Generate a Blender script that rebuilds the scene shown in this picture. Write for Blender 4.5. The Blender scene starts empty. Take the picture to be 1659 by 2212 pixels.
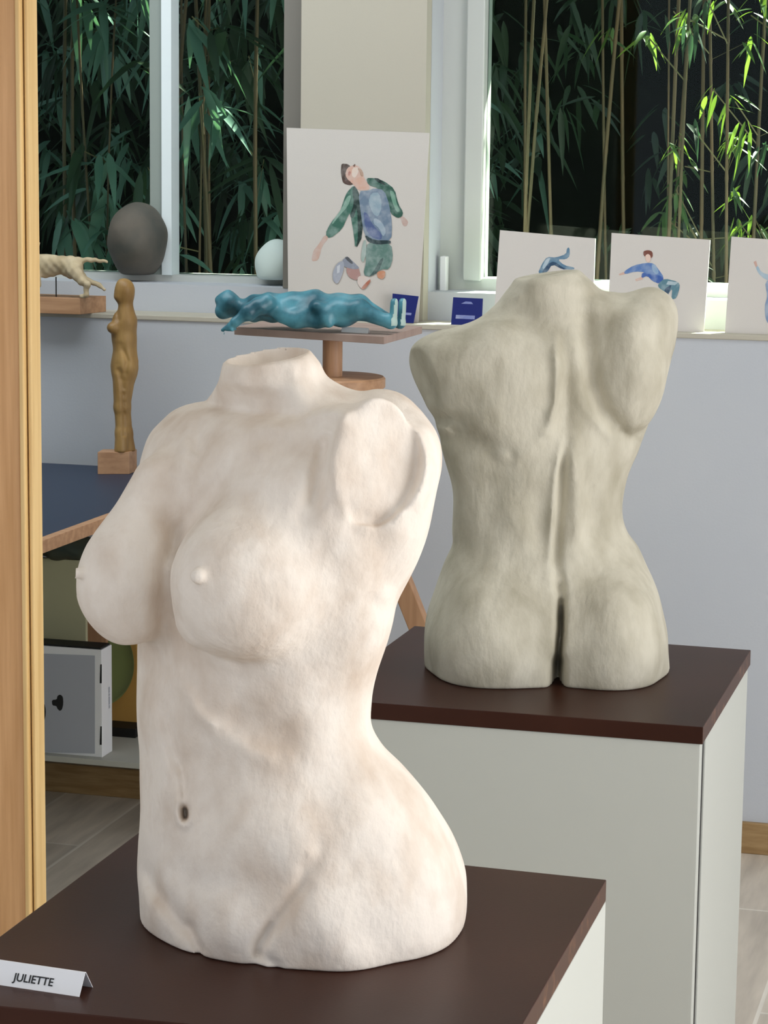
import bpy, bmesh, math, random
import numpy as np
from mathutils import Vector, Matrix
random.seed(7)
C = bpy.context.scene.collection
S = bpy.context.scene

# ------------------------------------------------------------------ camera
W, H = 1659, 2212
FL, YAW, PITCH, ROLL, EYE = 5210.4, 0.2689, 0.1559, 0.0117, 1.6
_f = np.array([-math.sin(YAW)*math.cos(PITCH), math.cos(YAW)*math.cos(PITCH), -math.sin(PITCH)])
_r = np.array([math.cos(YAW), math.sin(YAW), 0.0])
_u = np.cross(_r, _f)
CR = _r*math.cos(ROLL)+_u*math.sin(ROLL)
CU = np.cross(CR, _f)
CF = _f
EYEP = np.array([0, 0, EYE])
cam_d = bpy.data.cameras.new('camera'); cam = bpy.data.objects.new('camera', cam_d); C.objects.link(cam)
cam_d.sensor_fit = 'HORIZONTAL'; cam_d.sensor_width = 36; cam_d.lens = FL/W*36
cam_d.clip_start = 0.05; cam_d.clip_end = 100
M4 = Matrix(((CR[0], CU[0], -CF[0], 0), (CR[1], CU[1], -CF[1], 0), (CR[2], CU[2], -CF[2], EYE), (0, 0, 0, 1)))
cam.matrix_world = M4
S.camera = cam

# ------------------------------------------------------------------ light and exposure
S.view_settings.view_transform = 'Standard'; S.view_settings.look = 'None'
S.view_settings.gamma = 1; S.view_settings.use_curve_mapping = False
S.view_settings.exposure = -0.07
world = bpy.data.worlds.new('world'); S.world = world; world.use_nodes = True
bg = world.node_tree.nodes['Background']; bg.inputs[0].default_value = (0.80, 0.88, 1.0, 1); bg.inputs[1].default_value = 1.05


def area(name, loc, target, sx, sy, power, col):
    d = bpy.data.lights.new(name, 'AREA'); d.shape = 'RECTANGLE'; d.size = sx; d.size_y = sy
    d.energy = power; d.color = col
    o = bpy.data.objects.new(name, d); C.objects.link(o); o.location = loc
    o.rotation_euler = (Vector(target)-Vector(loc)).to_track_quat('-Z', 'Y').to_euler()
    return o


area('garden_door_light', (2.35, 2.45, 1.35), (-0.8, 2.6, 1.1), 2.6, 2.1, 99, (0.97, 0.98, 1.0))
area('front_left_fill', (-3.6, 0.3, 1.7), (-1.2, 3.4, 0.9), 2.2, 1.8, 17, (0.98, 0.97, 1.0))  # unseen soft fill from the left, added to lift the shaded sides
area('overhead_fill', (-2.2, 4.5, 2.66), (-2.2, 4.6, 0), 2.2, 0.8, 27, (0.88, 0.95, 1.0))  # unseen fill added overhead to brighten the back wall and floor
sd = bpy.data.lights.new('sun', 'SUN'); sd.energy = 48; sd.angle = 0.009; sd.color = (1.0, 0.93, 0.74)
sun = bpy.data.objects.new('sun', sd); C.objects.link(sun)
sun.rotation_euler = Vector((-0.30, -0.62, -0.72)).to_track_quat('-Z', 'Y').to_euler()
sun.location = (4, 8, 6)


# ------------------------------------------------------------------ geometry from the surveyed room
def ray(px, py):
    v = CF + CR*((px-W/2)/FL) + CU*((H/2-py)/FL)
    return v


def on(px, py, axis, val):
    v = ray(px, py); t = (val-EYEP[axis])/v[axis]
    return EYEP+v*t


def onp(px, py, P0, N):
    v = ray(px, py); P0 = np.array(P0, float); N = np.array(N, float)
    return EYEP+v*(((P0-EYEP)@N)/(v@N))


def proj(P):
    q = P-EYEP; d = q@CF
    return W/2+FL*(q@CR)/d, H/2-FL*(q@CU)/d


YW = 5.312       # lower wall face
YP = 5.385       # pier face
YU = 5.43        # upper wall face
YG = 5.59        # window glass
ZL = 1.1714      # ledge top
ZT = 0.7195      # pedestal tops


# ------------------------------------------------------------------ materials
def lin(h):
    h = h.lstrip('#'); c = [int(h[i:i+2], 16)/255 for i in (0, 2, 4)]
    return tuple((x/12.92 if x <= .04045 else ((x+.055)/1.055)**2.4) for x in c)+(1,)


def mat(name, col, rough=.6, col2=None, scale=8, stretch=(1, 1, 1), bump=0, bscale=60, detail=4, spec=.5, metallic=0, lo=.35, hi=.65, bdist=.002):
    m = bpy.data.materials.new(name); m.use_nodes = True
    nt = m.node_tree; b = nt.nodes['Principled BSDF']
    c = lin(col) if isinstance(col, str) else col
    b.inputs['Base Color'].default_value = c; b.inputs['Roughness'].default_value = rough
    b.inputs['Specular IOR Level'].default_value = spec; b.inputs['Metallic'].default_value = metallic
    tc = nt.nodes.new('ShaderNodeTexCoord'); mp = nt.nodes.new('ShaderNodeMapping')
    mp.inputs['Scale'].default_value = stretch
    nt.links.new(tc.outputs['Object'], mp.inputs[0])
    if col2:
        n = nt.nodes.new('ShaderNodeTexNoise'); n.inputs['Scale'].default_value = scale; n.inputs['Detail'].default_value = detail
        nt.links.new(mp.outputs[0], n.inputs['Vector'])
        r = nt.nodes.new('ShaderNodeValToRGB'); r.color_ramp.elements[0].color = c; r.color_ramp.elements[1].color = lin(col2)
        r.color_ramp.elements[0].position = lo; r.color_ramp.elements[1].position = hi
        nt.links.new(n.outputs[0], r.inputs[0]); nt.links.new(r.outputs[0], b.inputs['Base Color'])
    if bump:
        n2 = nt.nodes.new('ShaderNodeTexNoise'); n2.inputs['Scale'].default_value = bscale; n2.inputs['Detail'].default_value = 5
        nt.links.new(mp.outputs[0], n2.inputs['Vector'])
        bp = nt.nodes.new('ShaderNodeBump'); bp.inputs['Strength'].default_value = bump; bp.inputs['Distance'].default_value = bdist
        nt.links.new(n2.outputs[0], bp.inputs['Height']); nt.links.new(bp.outputs[0], b.inputs['Normal'])
    return m


M = {}
M['plaster_wall'] = mat('plaster_wall', '#bfc3ca', .9, '#c5c8cd', 1.5, bump=.1, bscale=220)
M['pier'] = mat('pier_paint', '#bdb7a8', .9, bump=.08, bscale=200)
M['partition'] = mat('partition_paint', '#c2c6ba', .9)
M['ceiling'] = mat('ceiling_paint', '#e6e4de', .9)
M['frame_white'] = mat('window_frame_white', '#c9ccc8', .45)
M['frame_mid'] = mat('mullion_grey', '#98a29c', .5)
M['strip'] = mat('lit_side_white', '#eef8fa', .4)  # brightness of the mullion's lit side, put into the colour
M['frame_grey'] = mat('window_stile_grey', '#87827a', .5)
M['baseboard'] = mat('baseboard_wood', '#a88a60', .55, '#8f7047', 12, (1, 1, 8))
M['clay_light'] = mat('pale_clay', '#efe4d7', .93, '#d6c4b2', 17, (1, 1, .7), bump=.6, bscale=62, spec=.12, detail=9, lo=.42, hi=.74, bdist=.0045)
M['clay_grey'] = mat('reflected_clay', '#d0cab8', .93, '#aca591', 17, (1, 1, .5), bump=.6, bscale=55, spec=.12, detail=9, lo=.4, hi=.72, bdist=.005)  # the pale clay's duller tone in the mirror, put into the colour
M['dark_top'] = mat('dark_brown_laminate', '#40241a', .38, '#331a11', 2.5, bump=.04, bscale=300, spec=.16)
M['edge_wood'] = mat('worn_edge', '#4a2f21', .5, '#8a6042', 45, (1, 1, 1), lo=.55, hi=.85, detail=6)
M['panel_white'] = mat('pedestal_paint', '#c3c5bd', .62)
M['black'] = mat('black', '#0a0a0b', .6)
M['oak'] = mat('oiled_oak', '#dba873', .5, '#c8955f', 10, (8, 8, .35), bump=.12, bscale=60)
M['oak_light'] = mat('pale_bevel_wood', '#e8c588', .42, '#d9b274', 9, (8, 8, .4))
M['beech'] = mat('beech_wood', '#c69a75', .5, '#b08562', 8, (1, 8, 8))
M['beech_v'] = mat('beech_wood_upright', '#bf9572', .5, '#a97f5e', 8, (8, 8, .6))
M['pinkboard'] = mat('birch_plywood', '#b59c90', .55, '#a48b80', 6, (1, 6, 1))
M['navy'] = mat('navy_table_top', '#23334b', .45)
M['carved'] = mat('carved_lime_wood', '#b7935a', .45, '#8a6736', 9, (3, 3, .7), lo=.3, hi=.72, bump=.35, bscale=35, bdist=.003)
M['dogclay'] = mat('cream_clay', '#cdbc9c', .8, '#b9a684', 30, bump=.4, bscale=80)
M['paper'] = mat('watercolour_paper', '#cfc9c2', .9, bump=.1, bscale=500)
M['canvas'] = mat('canvas_board', '#d2ccc6', .9, bump=.1, bscale=600)
M['white'] = mat('white_card', '#f0f0f2', .6)
M['ink'] = mat('printed_ink', '#121215', .6)
M['blue_card'] = mat('deep_blue_card', '#17236f', .4)
M['card_mark'] = mat('pale_print', '#8b95c8', .5)
M['boxgrey'] = mat('box_print_grey', '#b4b8c2', .45)
M['boxwhite'] = mat('box_white', '#f2f3f6', .4)
M['olive'] = mat('olive_grey_board', '#b9b694', .8)
M['green'] = mat('green_glazed', '#9aa76a', .5)
M['ochre'] = mat('ochre_card', '#c4984e', .7)
M['teal_cloth'] = mat('dark_teal_cloth', '#2f3a34', .9, '#4a4328', 8)
M['shelf'] = mat('shelf_grey', '#bdbdb4', .7)
M['head_grey'] = mat('dark_stoneware', '#4b4c47', .75, '#665f55', 10, bump=.4, bscale=40)
M['head_white'] = mat('white_plaster', '#d6e4de', .8, bump=.4, bscale=50)
M['stem'] = mat('bamboo_stem', '#6a5239', .55, '#4e442c', 6, (8, 8, .6))
M['stem_thin'] = mat('bamboo_twig', '#6b6140', .6)
M['soil'] = mat('garden_soil', '#2a251c', .95, '#3a3325', 20)
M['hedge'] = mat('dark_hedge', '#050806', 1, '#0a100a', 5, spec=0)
M['steel'] = mat('steel', '#8a8c90', .35, metallic=1)


def leafmat(name, col, col2):
    m = mat(name, col, .42, col2, 3)
    nt = m.node_tree; b = nt.nodes['Principled BSDF']; out = [n for n in nt.nodes if n.type == 'OUTPUT_MATERIAL'][0]
    tr = nt.nodes.new('ShaderNodeBsdfTranslucent'); tr.inputs[0].default_value = lin('#8fb23c')
    mx = nt.nodes.new('ShaderNodeMixShader'); mx.inputs[0].default_value = .3
    nt.links.new(b.outputs[0], mx.inputs[1]); nt.links.new(tr.outputs[0], mx.inputs[2]); nt.links.new(mx.outputs[0], out.inputs[0])
    tr.inputs[0].default_value = lin('#8fb23c') if 'fresh' in name else lin('#4a6e4a')
    return m


M['leaf'] = leafmat('bamboo_leaf', '#7fa89c', '#5c8474')
M['leaf_dark'] = leafmat('bamboo_leaf_deep', '#24392c', '#32492f')
M['leaf_green'] = leafmat('bamboo_leaf_fresh', '#3a5a32', '#4c6e38')


def glassmat():
    m = bpy.data.materials.new('window_glass'); m.use_nodes = True; nt = m.node_tree
    nt.nodes.clear(); out = nt.nodes.new('ShaderNodeOutputMaterial')
    t = nt.nodes.new('ShaderNodeBsdfTransparent'); t.inputs[0].default_value = (.74, .83, .81, 1)
    g = nt.nodes.new('ShaderNodeBsdfGlossy'); g.inputs['Roughness'].default_value = .02
    fr = nt.nodes.new('ShaderNodeFresnel'); fr.inputs[0].default_value = 1.22
    mx = nt.nodes.new('ShaderNodeMixShader')
    nt.links.new(fr.outputs[0], mx.inputs[0]); nt.links.new(t.outputs[0], mx.inputs[1]); nt.links.new(g.outputs[0], mx.inputs[2])
    nt.links.new(mx.outputs[0], out.inputs[0]); return m


M['glass'] = glassmat()


def floormat():
    m = mat('floor_planks', '#a39c92', .5); nt = m.node_tree; b = nt.nodes['Principled BSDF']
    tc = nt.nodes.new('ShaderNodeTexCoord'); mp = nt.nodes.new('ShaderNodeMapping'); mp.inputs['Rotation'].default_value = (0, 0, math.pi/2)
    mp.inputs['Location'].default_value = (.1, .055, 0)
    br = nt.nodes.new('ShaderNodeTexBrick'); br.inputs['Scale'].default_value = 1; br.inputs['Mortar Size'].default_value = .004
    br.inputs['Brick Width'].default_value = 1.2; br.inputs['Row Height'].default_value = .2
    br.inputs['Color1'].default_value = lin('#ddd3c6'); br.inputs['Color2'].default_value = lin('#cbc1b4'); br.inputs['Mortar'].default_value = lin('#e8e2d8')
    nt.links.new(tc.outputs['Object'], mp.inputs[0]); nt.links.new(mp.outputs[0], br.inputs[0])
    mp2 = nt.nodes.new('ShaderNodeMapping'); mp2.inputs['Scale'].default_value = (9, 1.2, 1)
    n = nt.nodes.new('ShaderNodeTexNoise'); n.inputs['Scale'].default_value = 3; n.inputs['Detail'].default_value = 8
    nt.links.new(tc.outputs['Object'], mp2.inputs[0]); nt.links.new(mp2.outputs[0], n.inputs[0])
    mx = nt.nodes.new('ShaderNodeMixRGB'); mx.blend_type = 'MULTIPLY'; mx.inputs[0].default_value = .7
    r = nt.nodes.new('ShaderNodeValToRGB'); r.color_ramp.elements[0].color = (.6, .58, .55, 1); r.color_ramp.elements[1].color = (1.15, 1.12, 1.08, 1)
    r.color_ramp.elements[0].position = .3; r.color_ramp.elements[1].position = .7
    nt.links.new(n.outputs[0], r.inputs[0]); nt.links.new(br.outputs[0], mx.inputs[1]); nt.links.new(r.outputs[0], mx.inputs[2])
    nt.links.new(mx.outputs[0], b.inputs['Base Color']); return m


M['floor'] = floormat()


# ------------------------------------------------------------------ object helpers
def link(name, me, m, parent=None, smooth=False):
    o = bpy.data.objects.new(name, me); C.objects.link(o)
    for x in (m if isinstance(m, (list, tuple)) else [m]):
        me.materials.append(x)
    if parent:
        o.parent = parent
        o.matrix_parent_inverse = Matrix.Translation(-Vector(parent.location))
    if smooth:
        me.polygons.foreach_set('use_smooth', [True]*len(me.polygons))
    return o


def pyd(name, vs, fs, m, parent=None, smooth=False):
    me = bpy.data.meshes.new(name); me.from_pydata([tuple(map(float, v)) for v in vs], [], fs); me.update()
    return link(name, me, m, parent, smooth)


def bmobj(name, bm, m, parent=None, smooth=False):
    bmesh.ops.recalc_face_normals(bm, faces=bm.faces)
    me = bpy.data.meshes.new(name); bm.to_mesh(me); bm.free()
    return link(name, me, m, parent, smooth)


def tag(o, label=None, cat=None, group=None, kind=None):
    for k, v in (('label', label), ('category', cat), ('group', group), ('kind', kind)):
        if v: o[k] = v
    return o


def empty(name, loc, label, cat, group=None):
    o = bpy.data.objects.new(name, None); o.empty_display_size = .05; C.objects.link(o); o.location = Vector([float(a) for a in loc])
    return tag(o, label, cat, group)


def hexa(bm, q, top, bevel=0):
    """prism: q = list of bottom points, top = list of top points"""
    a = [bm.verts.new(tuple(map(float, p))) for p in q]; b = [bm.verts.new(tuple(map(float, p))) for p in top]
    n = len(a); fs = [bm.faces.new(a[::-1]), bm.faces.new(b)]
    for i in range(n): fs.append(bm.faces.new((a[i], a[(i+1) % n], b[(i+1) % n], b[i])))
    if bevel:
        es = list({e for f in fs for e in f.edges})
        bmesh.ops.bevel(bm, geom=es, offset=bevel, segments=2, affect='EDGES', profile=.5)


def box(bm, x0, x1, y0, y1, z0, z1, bevel=0):
    q = [(x0, y0), (x1, y0), (x1, y1), (x0, y1)]
    hexa(bm, [(x, y, z0) for x, y in q], [(x, y, z1) for x, y in q], bevel)


def boxo(name, ext, m, parent=None, bevel=0):
    bm = bmesh.new(); box(bm, *ext, bevel=bevel); return bmobj(name, bm, m, parent)


def bar(bm, a, b, w, h, up=(0, 0, 1), bevel=0):
    a = np.array(a, float); b = np.array(b, float); d = b-a; d /= np.linalg.norm(d)
    s = np.cross(d, up); s /= np.linalg.norm(s); t = np.cross(s, d)
    f = lambda p: [p+s*w/2*i+t*h/2*j for i, j in ((-1, -1), (1, -1), (1, 1), (-1, 1))]
    hexa(bm, f(a), f(b), bevel)


def tube(bm, pts, rad, n=8):
    pts = [np.array(p, float) for p in pts]; rings = []
    for i, p in enumerate(pts):
        d = pts[min(i+1, len(pts)-1)]-pts[max(i-1, 0)]; d /= (np.linalg.norm(d)+1e-9)
        ref = np.array([0, 0, 1.]) if abs(d[2]) < .9 else np.array([1., 0, 0])
        s = np.cross(d, ref); s /= np.linalg.norm(s); t = np.cross(s, d)
        r = rad[i] if isinstance(rad, (list, tuple)) else rad
        rings.append([bm.verts.new(tuple(p+r*(s*math.cos(2*math.pi*k/n)+t*math.sin(2*math.pi*k/n)))) for k in range(n)])
    for a, b in zip(rings, rings[1:]):
        for k in range(n): bm.faces.new((a[k], a[(k+1) % n], b[(k+1) % n], b[k]))
    bm.faces.new(rings[0]); bm.faces.new(rings[-1][::-1])


def lathe(bm, c, prof, n=48):
    rings = []
    for r, z in prof:
        rings.append([bm.verts.new((c[0]+r*math.cos(2*math.pi*k/n), c[1]+r*math.sin(2*math.pi*k/n), c[2]+z)) for k in range(n)])
    for a, b in zip(rings, rings[1:]):
        for k in range(n): bm.faces.new((a[k], a[(k+1) % n], b[(k+1) % n], b[k]))
    bm.faces.new(rings[0][::-1]); bm.faces.new(rings[-1])


# ------------------------------------------------------------------ implicit surfaces
def smin(a, b, k):
    h = np.maximum(k-np.abs(a-b), 0)/k
    return np.minimum(a, b)-h*h*k*.25


def smax(a, b, k): return -smin(-a, -b, k)


def ell(P, c, r, ax=None):
    q = P-np.array(c)
    if ax is not None: q = q@np.array(ax).T
    r = np.array(r, float); k0 = np.sqrt(((q/r)**2).sum(-1))+1e-9; k1 = np.sqrt(((q/(r*r))**2).sum(-1))+1e-9
    return k0*(k0-1)/k1


def cap(P, a, b, ra, rb):
    a = np.array(a, float); b = np.array(b, float); d = b-a
    t = np.clip(((P-a)@d)/(d@d), 0, 1)
    return np.linalg.norm(P-a-t[..., None]*d, axis=-1)-(ra+(rb-ra)*t)


def nets(f, lo, hi, h):
    lo = np.array(lo, float); n = np.ceil((np.array(hi)-lo)/h).astype(int)+1
    ax = [lo[i]+h*np.arange(n[i]) for i in range(3)]
    V = np.empty(n, np.float32)
    for i0 in range(0, n[0], 12):
        X, Y, Z = np.meshgrid(ax[0][i0:i0+12], ax[1], ax[2], indexing='ij')
        V[i0:i0+12] = f(np.stack([X, Y, Z], -1).reshape(-1, 3)).reshape(X.shape)
    s = V < 0
    cnt = sum(s[a:n[0]-1+a, b:n[1]-1+b, c:n[2]-1+c].astype(np.int8) for a in (0, 1) for b in (0, 1) for c in (0, 1))
    act = (cnt > 0) & (cnt < 8); I = np.argwhere(act)
    acc = np.zeros((len(I), 3)); num = np.zeros(len(I))
    for a in range(3):
        o = [x for x in range(3) if x != a]
        for b in (0, 1):
            for c in (0, 1):
                p = I.copy(); p[:, o[0]] += b; p[:, o[1]] += c; q = p.copy(); q[:, a] += 1
                v0 = V[tuple(p.T)]; v1 = V[tuple(q.T)]; m = (v0 < 0) != (v1 < 0)
                t = np.where(m, v0/np.where(v0 == v1, 1, v0-v1), 0)
                pos = p.astype(float); pos[:, a] += t
                acc[m] += pos[m]; num[m] += 1
    verts = lo+h*acc/num[:, None]
    idx = -np.ones(act.shape, np.int64); idx[tuple(I.T)] = np.arange(len(I))
    quads = []
    for a in range(3):
        b, c = [(1, 2), (2, 0), (0, 1)][a]
        sl0 = [slice(1, None)]*3; sl0[a] = slice(0, n[a]-1); sl1 = list(sl0); sl1[a] = slice(1, n[a])
        sl0[b] = slice(1, n[b]-1); sl0[c] = slice(1, n[c]-1); sl1[b] = sl0[b]; sl1[c] = sl0[c]
        A = s[tuple(sl0)]; B = s[tuple(sl1)]
        E = np.argwhere(A != B); base = E.copy(); base[:, b] += 1; base[:, c] += 1
        flip = A[tuple(E.T)]
        def g(db, dc):
            p = base.copy(); p[:, b] -= db; p[:, c] -= dc; return idx[tuple(p.T)]
        q = np.stack([g(1, 1), g(0, 1), g(0, 0), g(1, 0)], 1)
        q[~flip] = q[~flip][:, ::-1]; quads.append(q)
    return verts, np.concatenate(quads)


def implicit(name, f, lo, hi, h, m, parent=None, xf=None, smooth_it=1):
    v, q = nets(f, lo, hi, h)
    for _ in range(smooth_it):     # light relaxation removes grid stepping
        acc = np.zeros_like(v); num = np.zeros(len(v))
        for k in range(4):
            a = q[:, k]; b = q[:, (k+1) % 4]
            np.add.at(acc, a, v[b]); np.add.at(num, a, 1)
        v = v*.4+.6*acc/np.maximum(num, 1)[:, None]
    if xf is not None: v = xf(v)
    me = bpy.data.meshes.new(name)
    me.vertices.add(len(v)); me.vertices.foreach_set('co', v.astype(np.float32).ravel())
    me.loops.add(len(q)*4); me.loops.foreach_set('vertex_index', q.astype(np.int32).ravel())
    me.polygons.add(len(q)); me.polygons.foreach_set('loop_start', np.arange(0, len(q)*4, 4, dtype=np.int32))
    me.polygons.foreach_set('loop_total', np.full(len(q), 4, np.int32))
    me.update(); me.validate()
    return link(name, me, m, parent, True)


class Frame:
    """local frame of a sculpture: u to the viewer's right, v away, z up; origin on its support"""
    def __init__(s, px, py, z=None, y=None):
        s.O = on(px, py, 2, z) if z is not None else on(px, py, 1, y)
        d = s.O-EYEP; d[2] = 0; s.dist = np.linalg.norm(d); s.V = d/s.dist; s.U = np.array([s.V[1], -s.V[0], 0])
        s.Z = np.array([0, 0, 1.]); s.s = np.linalg.norm(s.O-EYEP)/FL; s.B = np.stack([s.U, s.V, s.Z])

    def w(s, L): return s.O+np.asarray(L)@s.B

    def loc(s, px, py, v=0.):
        """pixel + depth v (in pixel units) -> local metres"""
        P = onp(px, py, s.O+s.V*v*s.s, s.V); q = P-s.O
        return np.array([q@s.U, q@s.V, q@s.Z])


def interp_smooth(x, xs, ys):
    xs = np.array(xs, float); ys = np.array(ys, float); o = np.argsort(xs); xs = xs[o]; ys = ys[o]
    d = np.diff(ys)/np.diff(xs); m = np.concatenate([[d[0]], (d[1:]+d[:-1])/2, [d[-1]]])
    for i in range(len(d)):
        if d[i] == 0: m[i] = m[i+1] = 0
    x = np.clip(x, xs[0], xs[-1]); i = np.clip(np.searchsorted(xs, x)-1, 0, len(d)-1)
    h = xs[i+1]-xs[i]; t = (x-xs[i])/h
    return (2*t**3-3*t**2+1)*ys[i]+(t**3-2*t**2+t)*h*m[i]+(3*t**2-2*t**3)*ys[i+1]+(t**3-t**2)*h*m[i+1]


def stack_field(fr, rows):
    """rows: (py, left px, right px, angle deg, width/depth ratio, centre v px)"""
    zs, cu, ru, th, k, cv = [], [], [], [], [], []
    for py, l, r, a, kk, v in rows:
        A = fr.loc(l, py, v); B = fr.loc(r, py, v)
        zs.append((A[2]+B[2])/2); cu.append((A[0]+B[0])/2); ru.append((B[0]-A[0])/2); th.append(math.radians(a)); k.append(kk); cv.append(v*fr.s)
    zt = np.linspace(min(zs)-.05, max(zs)+.05, 600)
    T = {n: interp_smooth(zt, zs, y) for n, y in (('cu', cu), ('ru', ru), ('th', th), ('k', k), ('cv', cv))}
    g = lambda n, z: np.interp(z, zt, T[n])

    def f(P):
        z = P[:, 2]; a = g('th', z); k_ = g('k', z); ru_ = g('ru', z)
        b = ru_/np.sqrt((k_*np.cos(a))**2+np.sin(a)**2); A = b*k_
        x = P[:, 0]-g('cu', z); y = P[:, 1]-g('cv', z)
        l = x*np.cos(a)-y*np.sin(a); d = -x*np.sin(a)-y*np.cos(a)   # l: figure's left, d: its front (for the front view)
        k0 = np.sqrt((l/A)**2+(d/b)**2)+1e-9; k1 = np.sqrt((l/A**2)**2+(d/b**2)**2)+1e-9
        return k0*(k0-1)/k1
    return f, (lambda z: g('cv', z))


def strokes(fr, P, S_):
    """carving strokes seen from the viewer's side: list of (points, width px, depth px)"""
    W_ = fr.w(P); X, Y = proj(W_); out = np.zeros(len(P))
    for pts, w, amp in S_:
        pts = np.array(pts, float); best = np.full(len(P), 1e9)
        if len(pts) == 1:
            best = np.hypot(X-pts[0, 0], Y-pts[0, 1])
        for a, b in zip(pts, pts[1:]):
            d = b-a; t = np.clip(((X-a[0])*d[0]+(Y-a[1])*d[1])/(d@d), 0, 1)
            best = np.minimum(best, np.hypot(X-a[0]-t*d[0], Y-a[1]-t*d[1]))
        if len(pts) > 2:
            seg_l = np.hypot(*(pts[1:]-pts[:-1]).T); tot = seg_l.sum()
            e0 = np.hypot(X-pts[0, 0], Y-pts[0, 1]); e1 = np.hypot(X-pts[-1, 0], Y-pts[-1, 1])
            tp = np.clip(np.minimum(e0, e1)/(.22*tot), 0, 1); amp_ = amp*(.3+.7*tp*tp*(3-2*tp))
        else: amp_ = amp
        out += amp_*fr.s*np.exp(-(best/w)**2)
    return out


HRES = 0.0032
# ------------------------------------------------------------------ SETTING
def struct(o): o['kind'] = 'structure'; return o


struct(boxo('floor', (-4.5, 3.0, -1.5, YW+.02, -.1, 0), M['floor']))
struct(boxo('ceiling', (-4.5, 3.0, -1.5, 6.0, 2.7, 2.8), M['ceiling']))
struct(boxo('wall_left', (-4.6, -4.5, -1.5, YG+.1, 0, 2.7), M['plaster_wall']))
struct(boxo('wall_right', (2.9, 3.0, -1.5, YG+.1, 0, 2.7), M['plaster_wall']))

# window openings in the upper wall (x positions at the planes they stand in)
X1R = on(612, 500, 1, YG)[0]                # left window, right end of the glass
X1J = on(612, 500, 1, YU)[0]
X1F = on(650, 200, 1, YP)[0]                # pier left corner
X2P = on(920, 200, 1, YP)[0]                # pier right corner
X2F = on(985, 200, 1, YG-.02)[0]
X2G = on(1062, 300, 1, YG)[0]
Z1 = on(400, 592, 1, YG)[2]                 # window 1 glass bottom
Z2 = on(1300, 606, 1, YG)[2]
ZB = on(300, 612, 1, YU)[2]                 # top edge of the wall below the windows
ZTOP = 2.25
bm = bmesh.new()
box(bm, -4.5, 2.9, YW, YG+.1, 0, ZL-.004)                # lower wall
box(bm, -4.5, 2.9, YU, YG+.1, ZL-.004, ZB)               # apron below the windows
box(bm, X1F, X2P, YU, YG+.1, ZB, 2.7)            # wall behind the pier
box(bm, -4.5, X1F, YU, YG+.1, ZTOP, 2.7); box(bm, X2P, 2.9, YU, YG+.1, ZTOP, 2.7)
box(bm, -4.5, -3.3, YU, YG+.1, ZB, ZTOP); box(bm, -.35, 2.9, YU, YG+.1, ZB, ZTOP)
struct(bmobj('wall_back', bm, M['plaster_wall']))
struct(boxo('trim_1', (X1F, X2P, YP, YU+.001, ZL, 2.7), M['pier']))
bm = bmesh.new(); box(bm, -4.5, 2.9, YW-.004, YU, ZL-.012, ZL, .002)
struct(bmobj('trim_2', bm, M['pier']))
struct(boxo('baseboard_back', (-4.5, 2.9, YW-.014, YW, 0, .072), M['baseboard'], bevel=.002))

# window 1 : left
w1 = struct(empty('window_1', (X1R-.6, YG, Z1), None, None))
bm = bmesh.new()
xa = on(330, 300, 1, YG-.03)[0]; xb = on(357, 300, 1, YG-.03)[0]
box(bm, -3.3, X1F, YG-.05, YG+.04, ZB, Z1)                       # bottom rail
box(bm, -3.3, X1F, YG-.03, YG+.04, ZTOP-.06, ZTOP)
bmobj('window_frame', bm, M['frame_white'], w1)
bmobj('window_frame', (lambda b: (box(b, X1J, X1F, YU-.002, YU+.018, ZB, ZTOP), b)[1])(bmesh.new()), M['frame_grey'], w1)
bmobj('mullion', (lambda b: (box(b, xa, xb, YG-.05, YG+.03, Z1, ZTOP-.06), b)[1])(bmesh.new()), M['frame_mid'], w1)
boxo('pane', (-3.3, xa, YG, YG+.006, Z1, ZTOP-.06), M['glass'], w1)
boxo('pane', (xb, X1F, YG, YG+.006, Z1, ZTOP-.06), M['glass'], w1)
boxo('lit_side_strip', (xb, on(370, 300, 1, YG-.056)[0], YG-.056, YG-.002, Z1, ZTOP-.06), M['strip'], w1)  # added white strip, its colour stands in for the mullion's lit side
# window 2 : right
w2 = struct(empty('window_2', (X2G+.5, YG, Z2), None, None))
bm = bmesh.new()
xs0 = on(1040, 300, 1, YG-.05)[0]
box(bm, X2P, xs0, YG-.05, YG+.04, ZB, ZTOP)
box(bm, xs0, -.35, YG-.05, YG+.04, ZB, Z2); box(bm, xs0, -.35, YG-.05, YG+.04, ZTOP-.06, ZTOP)
bmobj('window_frame', bm, M['frame_white'], w2)
bm = bmesh.new(); a = on(1003, 300, 1, YG-.07)[0]; b = on(1031, 300, 1, YG-.07)[0]
box(bm, a, b+.012, YG-.065, YG-.05, Z2-.005, ZTOP-.02, .003)
bmobj('sash', bm, M['frame_white'], w2)
boxo('pane', (xs0, -.35, YG, YG+.006, Z2, ZTOP-.06), M['glass'], w2)
bm = bmesh.new(); p = on(962, 600, 1, YG-.07)
h0 = on(962, 553, 1, YG-.08)[2]; h1 = on(962, 634, 1, YG-.08)[2]
box(bm, p[0]-.008, p[0]+.008, YG-.095, YG-.07, h1, h0, .003)
hd = bmobj('window_handle', bm, M['white'], w2)
bm = bmesh.new(); z = on(962, 652, 1, YG-.08)[2]
box(bm, p[0]-.014, p[0]+.006, YG-.085, YG-.05, z, h1-.004, .003); bmobj('handle_base', bm, M['frame_white'], hd)

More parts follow.
